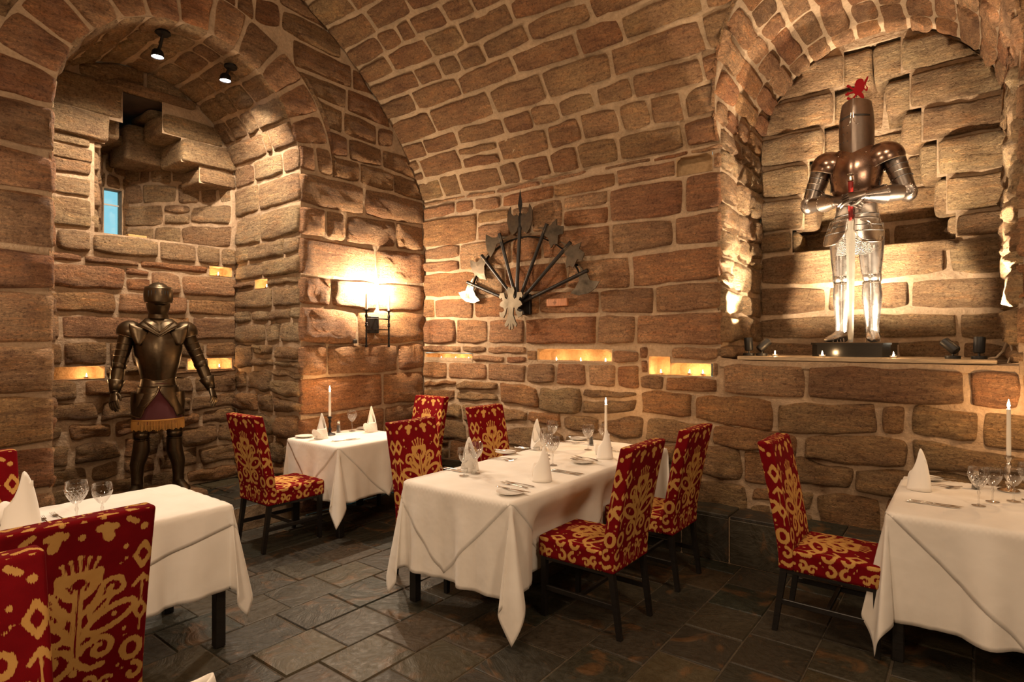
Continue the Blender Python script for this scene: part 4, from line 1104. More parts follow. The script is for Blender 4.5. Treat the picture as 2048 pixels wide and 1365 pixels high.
def side_plate():
    t = thing('side_plate', None, 'plate', group='white side plates')
    MB().lathe([(0, .004), (.045, .004), (.056, .008), (.080, .0135), (.081, .0155), (.079, .0155), (.055, .0105), (.044, .0068), (0, .0066)], 40).build('dish', 'china', t)
    MB().lathe([(.0, .0), (.040, .0), (.043, .0045), (.0, .0045)], 32).build('foot_ring', 'china', t); return t
sp = side_plate()
for x, y, lb in ((2.836, -2.03, 'white side plate with a knife at the near corner of the long table'), (2.07, -1.11, 'white side plate at the left edge of the long table'), (2.72, -1.05, 'white side plate with fork and knife near the back of the centre chair'), (2.0 + .18, -.22, 'white side plate at the far end of the long table'),
                 (.17, -1.62, 'white side plate at the left corner of the corner table'), (.20, -.97, 'white side plate near the wall on the corner table'), (4.68, -.17, 'white side plate behind the napkin on the right-hand table')):
    put(sp, x, y, 0, lb)
def knife(L=.24):
    t = thing('table_knife', None, 'knife', group='table knives')
    MB().tube([(-.5 * L, 0, .004), (-.42 * L, 0, .0045), (-.2 * L, 0, .004), (-.06 * L, 0, .0035), (-.04 * L, 0, .0035)], [(.003, .002), (.0075, .004), (.006, .0035), (.005, .003), (.006, .0035)], 10).build('handle', 'silver', t)
    MB().prism([(-.04 * L, -.006), (.3 * L, -.010), (.45 * L, -.007), (.5 * L, .004), (.3 * L, .007), (-.04 * L, .006)], .0030, .0042, lambda x, y, z: (x, z, y)).build('blade', 'silver', t, smooth=False); return t
def fork(L=.21):
    t = thing('table_fork', None, 'fork', group='table forks')
    MB().tube([(-.5 * L, 0, .003), (-.35 * L, 0, .0045), (-.1 * L, 0, .006), (.12 * L, 0, .006), (.2 * L, 0, .0035)], [(.007, .0018), (.006, .002), (.003, .002), (.003, .0018), (.010, .0015)], 8).build('handle', 'silver', t)
    m = MB().box(.19 * L, .30 * L, -.0115, .0115, .0025, .0042, .0008); m.build('head', 'silver', t, smooth=False)
    for k in range(4):
        y = -.0096 + .0064 * k; MB().tube([(.29 * L, y, .0034), (.40 * L, y, .0045), (.5 * L, y, .009)], [(.0014, .0010), (.0014, .001), (.0008, .0007)], 5).build('tine', 'silver', t)
    return t
kn = knife(); fk = fork()
for x, y, rz, dz, lb in ((2.83, -2.0, .05, .014, 'knife lying across the nearest side plate of the long table'), (2.17, -1.80, .04, 0, 'front one of two knives at the near left place of the long table'), (2.18, -1.76, .08, 0, 'back one of two knives at the near left place of the long table'),
                         (2.07, -1.09, .1, .014, 'knife lying on the side plate at the left edge of the long table'), (2.10, -.87, .05, 0, 'front knife at the far left place of the long table'), (2.11, -.83, .08, 0, 'back knife at the far left place of the long table'),
                         (2.80, -1.40, .02, 0, 'front knife right of the near right napkin'), (2.80, -1.365, .05, 0, 'back knife right of the near right napkin'), (2.74, -1.04, .12, .014, 'knife lying on the plate near the back of the centre chair'),
                         (2.20, -.22, .1, .014, 'knife on the plate at the far end of the long table'), (.58, -1.50, 1.35, 0, 'knife at the front edge of the corner table'), (.61, -1.48, 1.32, 0, 'second knife at the front edge of the corner table'),
                         (4.735, -.845, .02, 0, 'front one of two knives on the right-hand table'), (4.745, -.815, .035, 0, 'back one of two knives on the right-hand table'), (4.70, -.16, .05, .014, 'knife on the plate of the right-hand table'), (2.74, -.52, .05, 0, 'knife right of the napkin by the back of the centre chair')):
    put(kn, x, y, rz, lb, TZT + dz)
for x, y, rz, dz, lb in ((2.74, -1.87, PI - .05, 0, 'near fork at the near right place of the long table'), (2.75, -1.83, PI + .05, 0, 'far fork at the near right place of the long table'), (2.20, -1.33, .15, 0, 'fork at the near left place of the long table beside the side plate'), (2.19, -1.28, .3, 0, 'second fork beside the side plate at the left of the long table'),
                         (2.66, -.90, PI - .1, 0, 'fork behind the plate near the back of the centre chair'), (2.67, -.94, PI + .12, 0, 'second fork behind the plate near the back of the centre chair'), (2.20, -.42, .1, 0, 'fork at the far left place of the long table'), (2.22, -.38, .25, 0, 'second fork at the far left place of the long table'),
                         (4.74, -.36, .05, 0, 'front fork behind the napkin on the right-hand table'), (4.75, -.31, .12, 0, 'back fork behind the napkin on the right-hand table'), (1.40, -3.80, PI / 2 + 1.5, 0, 'left fork by the crystal glass on the left foreground table'), (1.37, -3.74, PI / 2 + 1.6, 0, 'right fork by the crystal glass on the left foreground table'), (.22, -1.44, .2, 0, 'fork beside the napkin at the left of the corner table')):
    put(fk, x, y, rz, lb, TZT + dz)
def mill():
    t = thing('pepper_mill', None, 'pepper mill', group='glass pepper mills')
    MB().lathe([(0, 0), (.021, 0), (.022, .004), (.017, .05), (.019, .082), (.014, .086), (0, .086)], 20).build('body', 'glass', t)
    MB().lathe([(0, .005), (.018, .005), (.0145, .045), (.0165, .066), (0, .068)], 16).build('peppercorn_fill', 'pepper', t)
    MB().lathe([(0, .086), (.016, .086), (.018, .095), (.017, .110), (.010, .114), (0, .114)], 20).build('cap', 'silver', t); return t
ml = mill()
put(ml, .17, -1.26, 0, 'glass pepper mill with silver cap on the corner table'); put(ml, 2.40, -.38, 0, 'glass pepper mill with silver cap near the candle of the long table'); put(ml, 4.915, -.28, 0, 'glass pepper mill with silver cap on the right-hand table')

# ================================================================ candles and tea lights
def flame(parent, z, s=1.0, power=2.2, x=0, y=0):
    MB().lathe([(0, 0), (.0035, .004), (.0058, .012), (.0045, .022), (.0018, .033), (0, .040)], 10).build('flame', 'flame', parent, loc=(x, y, z)).scale = (s, s, s)
    lamp('POINT', (x, y, z + .018 * s), power, AMBER, 0.010, parent=parent, name='flame_light')
def candlestick(x, y, m, hs, hc, label, power, z=TZT):
    t = thing('candlestick', label.replace('candle in', 'holder of') if False else label, 'candlestick', (x, y, z), group='candlesticks on the tables')
    MB().lathe([(0, 0), (.050, 0), (.052, .004), (.045, .010), (.022, .016), (.012, .026), (.010, .034), (.016, .044), (.018, .055), (.010, .066), (.008, hs * .62), (.014, hs * .70), (.014, hs * .76), (.009, hs * .82), (.018, hs * .93), (.026, hs * .96), (.026, hs * .975), (.012, hs * .98), (.0125, hs), (0, hs)], 28).build('holder', m, t)
    c = thing('taper_candle', 'lit ivory ' + label.split('|')[0] if False else None, 'candle', (x, y, z + hs - .004), group='lit taper candles')
    MB().lathe([(0, 0), (.0115, 0), (.0110, hc * .5), (.0098, hc), (.006, hc + .003), (0, hc + .003)], 18).build('wax', 'wax', c)
    MB().tube([(0, 0, hc), (0, 0, hc + .008)], [.0008, .0008], 5).build('wick', 'leather', c)
    flame(c, hc + .004, 1.35, power); return t, c
for x, y, m, hs, hc, l1, l2, pw in ((.235, -1.40, 'iron', .17, .23, 'slim dark candlestick on the corner table', 'burning candle on the corner table below the sconce', 4.5),
                                    (2.565, -.43, 'silver', .10, .255, 'candlestick hidden behind the napkin on the long table', 'burning candle in front of the stone wall on the long table', 4.5),
                                    (5.065, -.22, 'silver', .205, .27, 'tall silver candlestick on the right-hand table', 'burning candle on the tall silver candlestick at the right picture edge', 4.5)):
    a, b = candlestick(x, y, m, hs, hc, l1, pw); b['label'] = l2
def tealight(glassy, power):
    t = thing('tea_light', None, 'tea light', group='tea lights on the ledge' if glassy else 'tea lights in the wall holes')
    if glassy:
        MB().lathe([(0, .001), (.020, .001), (.023, .004), (.024, .020), (.0225, .020), (.021, .006), (0, .005)], 20).build('glass_cup', 'glass', t)
    else:
        MB().lathe([(0, 0), (.019, 0), (.0195, .016), (.0185, .016), (.0180, .012), (0, .012)], 18).build('metal_cup', 'silver', t)
    MB().lathe([(0, .005), (.0175, .005), (.0175, .0125), (0, .0128)], 16).build('wax', 'wax', t)
    flame(t, .012, .85, power); return t
tl = tealight(False, 1.5); tg = tealight(True, 1.2)
def tea(x, y, z, lb, pr_=None): put(pr_ or tl, x, y, 0, lb, z)
for x, lb in ((.22, 'first tea light from the corner in the leftmost hole of the side wall'), (.44, 'middle tea light in the leftmost hole of the side wall'), (.63, 'third tea light from the corner in the leftmost hole of the side wall')): tea(x, .065, 1.402, lb)
for x, lb in ((1.76, 'left tea light in the wall hole below the axe fan'), (2.03, 'middle tea light in the wall hole below the axe fan'), (2.29, 'right tea light in the wall hole below the axe fan')): tea(x, .065, 1.422, lb)
for x, z, lb in ((2.82, 1.337, 'tea light in the small arched hole left of the ledge niche'), (3.07, 1.342, 'left tea light in the narrow hole beside the ledge niche'), (3.18, 1.342, 'right tea light in the narrow hole beside the ledge niche')): tea(x, .062, z, lb)
for b, z, lb in ((2.86, 1.292, 'tea light in the wall hole left of the dark armour'), (1.70, 1.337, 'tea light in the wall hole right of the dark armour'), (1.92, 1.337, 'tea light in the wall hole half hidden by the dark armour arm'), (1.71, 2.287, 'tea light in the upper hole beside the dark helmet')): tea(-ND - .06, -b, z, lb)
tea(-.69, -(NB - NW) + .06, 2.147, 'tea light in the small hole of the niche side')
for x, y, lb in ((3.72, .10, 'glass tea light left of the black plinth on the ledge'), (4.05, .06, 'glass tea light in front of the black plinth on the ledge'), (4.48, .08, 'glass tea light right of the black plinth on the ledge')): tea(x, y, BD, lb, tg)

# ================================================================ wall sconce, lamps
def sconce():
    t = thing('wall_sconce', 'black iron wall sconce with two lit electric candles by the room corner', 'wall lamp', (0.0, -.765, 1.70))
    MB().box(.034, .10, -.06, .05, 0.0, .17, .004).build('mounting_box', 'iron', t); MB().box(.030, .036, -.075, .065, -.02, .19, .003).build('back_plate', 'iron', t)
    for sy in (-1, 1):
        y = sy * .144; pr = [(0, -.145), (.012, -.143), (.014, -.128), (.010, -.12), (.0095, -.06), (.013, -.055), (.009, -.045), (.009, .06), (.015, .07), (.0155, .08), (.009, .085), (.014, .093), (.014, .10), (.009, .105), (.010, .15), (.014, .16), (.014, .18), (.010, .19), (.010, .215), (.016, .222), (.0, .222)]
        MB().lathe(pr, 14).build('turned_post', 'iron', t, loc=(.14, y, 0))
        MB().lathe([(0, .222), (.02, .222), (.040, .230), (.041, .233), (.018, .228), (0, .230)], 22).build('drip_pan', 'iron', t, loc=(.14, y, 0))
        MB().lathe([(0, .23), (.0115, .23), (.0110, .395), (.0, .397)], 14).build('candle_sleeve', 'wax', t, loc=(.14, y, 0))
        b = MB().lathe([(0, .397), (.007, .40), (.014, .43), (.012, .455), (.004, .49), (0, .50)], 14).build('flame_bulb', 'bulb', t, loc=(.14, y, 0))
        lamp('POINT', (.14, y, .45), 58, HALO, .016, parent=t, name='bulb_light')
    for z in (.145, .035): MB().tube([(.14, -.144, z), (.14, .144, z)], [.006, .006], 8, cap=True).build('cross_bar', 'iron', t)
    for z in (.145, .035): MB().tube([(.09, 0, z), (.14, 0, z)], [.007, .007], 8).build('arm', 'iron', t)
    return t
sconce()
w1 = MB().box(0.03, .055, -.995, -.950, 1.595, 1.635, .006).build('cable_clip', 'leather', None); tag(w1, 'small black clip on the wall left below the sconce', 'clip')
w2 = MB().tube([(.045, -.955, 1.605), (.045, -.90, 1.585), (.045, -.80, 1.59), (.045, -.74, 1.64), (.045, -.72, 1.70)], [.0022] * 5, 6).build('thin_cable', 'cable', None); tag(w2, 'thin pale cable running from the black clip to the sconce box', 'cable')

def uplight(x, y, aim, label, power, spot=70):
    t = thing('uplighter', label, 'spotlight', (x, y, BD), group='black spotlights on the ledge')
    MB().lathe([(0, 0), (.042, 0), (.043, .003), (.043, .018), (.040, .020), (0, .020)], 24).build('base', 'blackpaint', t)
    MB().tube([(0, 0, .018), (0, 0, .052)], [.0065, .0065], 10).build('stem', 'blackpaint', t)
    d = (Vector(aim) - Vector((x, y, BD + .09))).normalized(); c = Vector((0, 0, .068)) + d * .022
    rm = d.to_track_quat('Z', 'Y').to_matrix(); m = MB(); m.lathe([(0, -.052), (.026, -.052), (.0315, -.044), (.0315, .050), (.0285, .052), (.0275, .040), (0, .038)], 26); m.v = [tuple(rm @ Vector(v) + c) for v in m.v]; m.build('head', 'blackpaint', t)
    m = MB(); m.lathe([(0, .0395), (.0265, .0395), (.0265, .041), (0, .041)], 20); m.v = [tuple(rm @ Vector(v) + c) for v in m.v]; m.build('lens', 'halospot', t)
    lamp('SPOT', tuple(c + d * .060), power, HALO, .022, spot=spot, blend=.6, parent=t, name='uplighter_light').rotation_euler = d.to_track_quat('-Z', 'Y').to_euler()
    return t
uplight(3.50, .20, (3.36, .28, 3.0), 'upright black spotlight at the left end of the ledge', 230, 80)
uplight(3.595, .21, (4.25, .72, 2.35), 'tilted black spotlight beside the leftmost one on the ledge', 360, 80)
uplight(4.80, .16, (4.05, .62, 2.30), 'black spotlight on the right of the ledge tilted towards the tall knight', 360, 80)
uplight(4.935, .17, (5.00, .34, 3.0), 'black spotlight at the right end of the ledge, nearly upright', 230, 85)
cb = MB()
cb.tube([(4.985, .17, BD + .006), (5.02, .20, BD + .01), (5.055, .22, BD + .05), (5.075, .16, BD + .11), (5.085, .12, BD + .12), (5.095, .10, BD + .05), (5.07, .04, BD - .02)], [.006, .007, .009, .010, .008, .005, .004], 8)
tag(cb.build('coiled_cable', 'cable', None), 'bunched beige cable at the right end of the ledge', 'cable')

def downlight(y, label, power):
    x, z = -.30, 3.93; zt = NZ + math.sqrt(NW ** 2 - (abs(y) - NB) ** 2) - .03
    t = thing('ceiling_spotlight', label, 'spotlight', (x, y, z), group='small spotlights under the niche arch')
    MB().lathe([(0, zt - z), (.055, zt - z), (.057, zt - z - .015), (.04, zt - z - .03), (0, zt - z - .03)], 24, c=(.10, 0, 0)).build('base', 'iron', t)
    MB().tube([(.10, 0, zt - z - .02), (.05, 0, .06), (0, 0, .03)], [.012] * 3, 10).build('arm', 'iron', t)
    MB().lathe([(0, .045), (.03, .045), (.042, .03), (.048, -.012), (.045, -.014), (.042, -.004), (0, -.004)], 26).build('head', 'iron', t)
    MB().lathe([(0, -.0045), (.041, -.0045), (.041, -.008), (0, -.0081)], 24).build('lens', 'halogen', t)
    l = lamp('SPOT', (0, 0, -.03), power, (1.0, .80, .60), .035, spot=140, blend=.6, parent=t, name='halogen_light'); l.rotation_euler = (0, math.radians(10), 0)
downlight(-2.65, 'left one of two bright spotlights under the niche arch', 150); downlight(-2.10, 'right one of two bright spotlights under the niche arch', 150)

# ================================================================ fan of axes on the side wall
HUB = Vector((1.405, -.075, 1.975))
def axe_frame(dx, dz, side):
    L = math.hypot(dx, dz); ux, uz = dx / L, dz / L; vx, vz = (uz, -ux) if side > 0 else (-uz, ux)
    return L, (lambda u, v, y: (ux * u + vx * v, y, uz * u + vz * v))
def battle_axe(px, pz, side, label, kind, m='axe'):
    dx, dz = px - HUB.x, pz - HUB.z; L, F_ = axe_frame(dx, dz, side)
    t = thing('battle_axe', label, 'axe', (HUB.x, HUB.y + (.014 if int(px * 100) % 2 else -.012), HUB.z), group='axes fanned out on the wall'); y0 = 0.0
    MB().tube([F_(.06, 0, 0), F_(L * .5, 0, -.004), F_(L, 0, -.008)], [.0155, .017, .0185], 10).build('shaft', 'blackwood', t)
    c = L - .055
    if kind == 0: P = [(c - .022, .008), (c - .020, .04), (c - .060, .085), (c - .085, .125), (c - .03, .138), (c + .03, .135), (c + .075, .115), (c + .035, .07), (c + .022, .035), (c + .022, .008)]
    elif kind == 1: P = [(c - .03, .008), (c - .035, .035), (c - .075, .07), (c - .115, .09), (c - .07, .125), (c, .140), (c + .05, .128), (c + .085, .10), (c + .03, .065), (c + .025, .008)]
    else: P = [(c - .035, .008), (c - .04, .05), (c - .09, .10), (c - .06, .11), (c - .05, .14), (c, .12), (c + .02, .15), (c + .06, .13), (c + .05, .08), (c + .085, .06), (c + .03, .03), (c + .03, .008)]
    P = [(c + (u - c) * 1.55, v * 1.4 if v > .01 else v) for u, v in P]; b = MB().prism([(u, v) for u, v in P], -.013, -.003, lambda x, y, z: F_(x, z, y)); fix(b.build('blade', m, t, smooth=False))
    Q = [(c - .02, -.008), (c - .012, -.03), (c - .015, -.085), (c + .012, -.028), (c + .02, -.008)]
    fix(MB().prism(Q, -.012, -.004, lambda x, y, z: F_(x, z, y)).build('back_spike', m, t, smooth=False))
    MB().tube([F_(c - .035, 0, -.008), F_(c + .035, 0, -.008)], [.0175, .0175], 12).build('socket', m, t); return t
battle_axe(.735, 2.235, -1, 'lowest axe on the left of the wall fan', 1); battle_axe(.93, 2.50, -1, 'second axe from the left in the wall fan', 1); battle_axe(1.185, 2.69, -1, 'third axe from the left in the wall fan, just left of the double blade', 0)
battle_axe(1.76, 2.72, 1, 'axe just right of the central double blade in the wall fan', 2); battle_axe(2.02, 2.52, 1, 'second axe from the right in the wall fan', 2); battle_axe(2.20, 2.25, 1, 'lowest axe on the right of the wall fan', 1)
t = thing('halberd', 'tall central halberd with double crescent blade and spear point', 'halberd', tuple(HUB))
MB().tube([(0.0, -.03, .05), (.05, -.034, .78)], [.019, .018], 10).build('shaft', 'blackwood', t)
def hal(x, z): return (x + .052, z + .80)
for sx in (-1, 1):
    P = [hal(sx * x * 1.2, z * 1.25) for x, z in ((.012, -.03), (.03, -.075), (.07, -.10), (.105, -.06), (.128, 0.0), (.125, .07), (.095, .125), (.088, .07), (.060, .045), (.030, .06), (.012, .04))]
    fix(MB().prism(P, -.046, -.036).build('crescent_blade', 'axe', t, smooth=False))
m = MB(); a = hal(0, .10); vs = [(a[0], -.036, a[1] + .22), (a[0] - .028, -.036, a[1] + .06), (a[0], -.052, a[1] + .05), (a[0] + .028, -.036, a[1] + .06), (a[0], -.02, a[1] + .05), (a[0], -.036, a[1] - .05)]
m.add(vs, [(0, 1, 2), (0, 2, 3), (0, 3, 4), (0, 4, 1), (5, 2, 1), (5, 3, 2), (5, 4, 3), (5, 1, 4)]); fix(m.build('spear_point', 'iron', t, smooth=False)); MB().tube([(.05, -.034, .74), (.052, -.036, .88)], [.018, .014], 10).build('socket', 'iron', t)
pts = [(HUB.x + .04 + .70 * math.cos(a) * .98, -.046, HUB.z + .02 + .64 * math.sin(a)) for a in [math.radians(18 + 7.5 * k) for k in range(20)]]
t = thing('wall_rack', 'curved black rack band holding the fan of axes', 'rack'); MB().tube(pts, [(.007, .014)] * 20, 8, ref=(0, 1, 0)).build('band', 'iron', t)
for a in (30, 62, 92, 120, 150):
    ar = math.radians(a); MB().tube([(HUB.x + .04 + .70 * math.cos(ar), -.05, HUB.z + .02 + .64 * math.sin(ar)), (HUB.x + .04 + .70 * math.cos(ar), -.01, HUB.z + .02 + .64 * math.sin(ar))], [.010, .010], 8).build('wall_pin', 'iron', t)
MB().box(HUB.x - .02, HUB.x + .13, -.06, -.018, HUB.z - .10, HUB.z + .10, .01).build('mounting_block', 'iron', t)
half = [(0, 140), (22, 150), (34, 120), (22, 80), (34, 60), (52, 70), (60, 108), (95, 108), (108, 80), (98, 66), (82, 74), (74, 50), (92, 42), (104, 18), (84, 6), (66, 0), (58, -22), (84, -34), (106, -30), (98, -62), (66, -74), (48, -44), (38, -6), (26, 0), (20, -50), (44, -104), (56, -120), (46, -140), (30, -132), (16, -110), (22, -150), (6, -160), (0, -112)]
k = 1.28 / (4.266 * 222)
poly = [(x * k, z * k) for x, z in half] + [(-x * k, z * k) for x, z in half[-2:0:-1]]
o = fix(MB().prism(poly, -.130, -.116).build('emblem_plate', 'hub', None, smooth=False, loc=(HUB.x - .035, -.02, HUB.z - .03))); tag(o, 'ornate pewter cross plate over the lower ends of the axes', 'plate')
t = thing('wooden_plaque', 'small reddish wooden block with a diamond of holes, right of the axe plate', 'plaque', (1.845, -.045, 1.98)); MB().box(-.115, .115, -.02, .02, -.036, .036, .005).build('block', 'plaque', t)
for i, j in ((0, 0), (1, 0), (-1, 0), (0, 1), (0, -1), (2, 0), (-2, 0), (1, 1), (-1, 1), (1, -1), (-1, -1), (0, 2), (0, -2)):
    MB().lathe([(0, -.0215), (.0024, -.0215), (.0024, -.015)], 6, axis='y').build('hole', 'pepper', t, loc=(-.02 + i * .0085, 0, j * .0085))

# ================================================================ suits of armour (front looks to local -Y)
def shell(rings, n=40, ridge=0.0, close_top=False):
    """rings: (z, rx, ry, cy); ridge lifts the front centre line into a keel"""
    m = MB(); vs = []
    for z, rx, ry, cy in rings:
        for i in range(n):
            a = 2 * PI * i / n; c, s = math.cos(a), math.sin(a)
            y = cy + ry * s; x = rx * math.copysign(abs(c) ** .92, c)
            if s < 0: y -= ridge * math.exp(-(x / (rx * .28 + 1e-6)) ** 2)
            vs.append((x, y, z))
    fs = [(j * n + i, j * n + (i + 1) % n, (j + 1) * n + (i + 1) % n, (j + 1) * n + i) for j in range(len(rings) - 1) for i in range(n)]
    if close_top: fs.append(tuple(range((len(rings) - 1) * n, len(rings) * n)))
    return m.add(vs, fs)
def curved_plate(parent, name, m, cx, cy, r, a0, a1, ztop, zbot, flare, trim, power=3.0, thick=.004, n=20, mrows=10, rn=.0045):
    """plate bent round a vertical axis with rounded lower corners and a rolled edge"""
    V = []; edge = []
    for j in range(mrows + 1):
        for i in range(n + 1):
            u = -1 + 2 * i / n; f = j / mrows; zb = zbot + (ztop - zbot) * .55 * abs(u) ** power * 1.0
            z = ztop + (zb - ztop) * f; a = a0 + (a1 - a0) * i / n; rr = r + flare * (ztop - z) / (ztop - zbot)
            V.append((cx + rr * math.cos(a), cy + rr * math.sin(a), z))
    F = [(j * (n + 1) + i, j * (n + 1) + i + 1, (j + 1) * (n + 1) + i + 1, (j + 1) * (n + 1) + i) for j in range(mrows) for i in range(n)]
    o = obj(name, V, F, m, parent, True); md = o.modifiers.new('s', 'SOLIDIFY'); md.thickness = thick; md.offset = 0
    if trim: MB().tube([V[mrows * (n + 1) + i] for i in range(n + 1)], [rn] * (n + 1), 6).build('rolled_edge', trim, o)
    return o
def legs(t, M1, MT, hw=.105, knee=.50, top=.88, th=.090, splay=.0, yaw=(.2, -.2)):
    for k, sx in enumerate((-1, 1)):
        fx = sx * (hw + splay)
        m = MB(); m.tube([(fx, .01, .075), (fx, .01, .13), (fx * .99, .018, .24), (sx * hw * .98, .022, .36), (sx * hw * .97, .008, knee - .03)], [(.046, .050), (.044, .048), (.056, .062), (.068, .073), (.058, .060)], 24, ref=(0, -1, 0)); m.build('greave', M1, t)
        for q in (-.008, .008): MB().tube([(fx + q, -.034, .12), (fx * .99 + q, -.042, .24), (sx * hw * .98 + q, -.046, .36), (sx * hw * .97 + q, -.048, knee - .03)], [.0022] * 4, 5).build('ridge_line', MT, t)
        m = MB(); m.ell((sx * hw * .97, -.002, knee), (.060, .064, .050), 20, 10); m.build('knee_cop', M1, t)
        MB().ell((sx * (hw * .97 + .055), .01, knee), (.012, .045, .042), 16, 8).build('knee_wing', M1, t)
        for zz in (knee - .045, knee + .04): MB().lathe([(.057, zz - .004), (.063, zz), (.057, zz + .004)], 22, c=(sx * hw * .97, .0, 0)).build('rolled_edge', MT, t)
        m = MB(); m.tube([(sx * hw * .97, .0, knee + .02), (sx * hw * .96, .0, knee + .14), (sx * hw * .93, 0, knee + .27), (sx * hw * .86, 0, top)], [(.064, .066), (.078, .080), (.089, .092), (th, th)], 26, ref=(0, -1, 0)); m.build('thigh_plate', M1, t)
        MB().tube([(sx * hw * .97, -.060, knee + .03), (sx * hw * .96, -.074, knee + .14), (sx * hw * .93, -.086, knee + .27)], [.0022] * 3, 5).build('ridge_line', MT, t)
        # sabaton: heel, instep, jointed pointed toe
        ya = yaw[k]; d = Vector((math.sin(ya) * 1.0, -math.cos(ya), 0)); o_ = Vector((fx, .01, 0))
        m = MB(); m.tube([o_ - d * .055 + Vector((0, 0, .045)), o_ - d * .03 + Vector((0, 0, .052)), o_ + d * .03 + Vector((0, 0, .050)), o_ + d * .09 + Vector((0, 0, .034)), o_ + d * .15 + Vector((0, 0, .024)), o_ + d * .195 + Vector((0, 0, .014))], [(.028, .036), (.040, .050), (.043, .048), (.045, .032), (.040, .022), (.012, .010)], 18, ref=(0, 0, 1)); m.build('sabaton', M1, t)
        for q in (.045, .08, .115, .15):
            w_ = .045 - .03 * max(0, q - .1) / .1; h_ = .100 - (q - .02) * .42
            P = [o_ + d * q + Vector((d.y * w_ * math.cos(a), -d.x * w_ * math.cos(a), .004 + h_ * .78 * math.sin(a))) for a in [PI * i / 10 for i in range(11)]]
            MB().tube(P, [.0024] * 11, 5).build('lame_edge', MT, t)
def hand(t, M1, c, d, up, curl=.6, s=1.0, name='gauntlet'):
    """gauntlet: hand plate and five separate jointed fingers; c wrist, d forward, up back-of-hand direction"""
    c = Vector(c); d = Vector(d).normalized(); up = Vector(up); sd = d.cross(up).normalized(); up = sd.cross(d).normalized()
    m = MB(); m.tube([c - d * .005, c + d * .03 * s, c + d * .075 * s], [(.026 * s, .018 * s), (.034 * s, .019 * s), (.038 * s, .015 * s)], 14, ref=tuple(up)); m.build(name, M1, t)
    for k, (off, ln) in enumerate(((-.028, .062), (-.010, .074), (.009, .070), (.027, .054))):
        p = c + d * .072 * s + sd * off * s; P = [p]; a = 0.12
        for q in range(3):
            a += curl * (.55, .8, .6)[q]; dd = d * math.cos(a) - up * math.sin(a); p = p + dd * ln * s * (.42, .33, .25)[q]; P.append(p)
        MB().tube(P, [(.0100 * s, .0095 * s), (.0095 * s, .009 * s), (.0085 * s, .008 * s), (.006 * s, .006 * s)], 8, ref=tuple(up)).build('finger', M1, t)
    p = c + d * .02 * s - sd * .030 * s; dd = (d * .8 - sd * .55 - up * .3).normalized(); P = [p, p + dd * .03 * s, p + dd * .03 * s + (d * .9 - up * .3).normalized() * .030 * s]
    MB().tube(P, [.0115 * s, .010 * s, .0065 * s], 8, ref=tuple(up)).build('thumb', M1, t)
def rivets(t, pts, m='trim', r=.0035):
    b = MB()
    for p in pts: b.ell(p, (r, r, r), 6, 4)
    tag(b.build('rivets', m, t), kind='stuff')

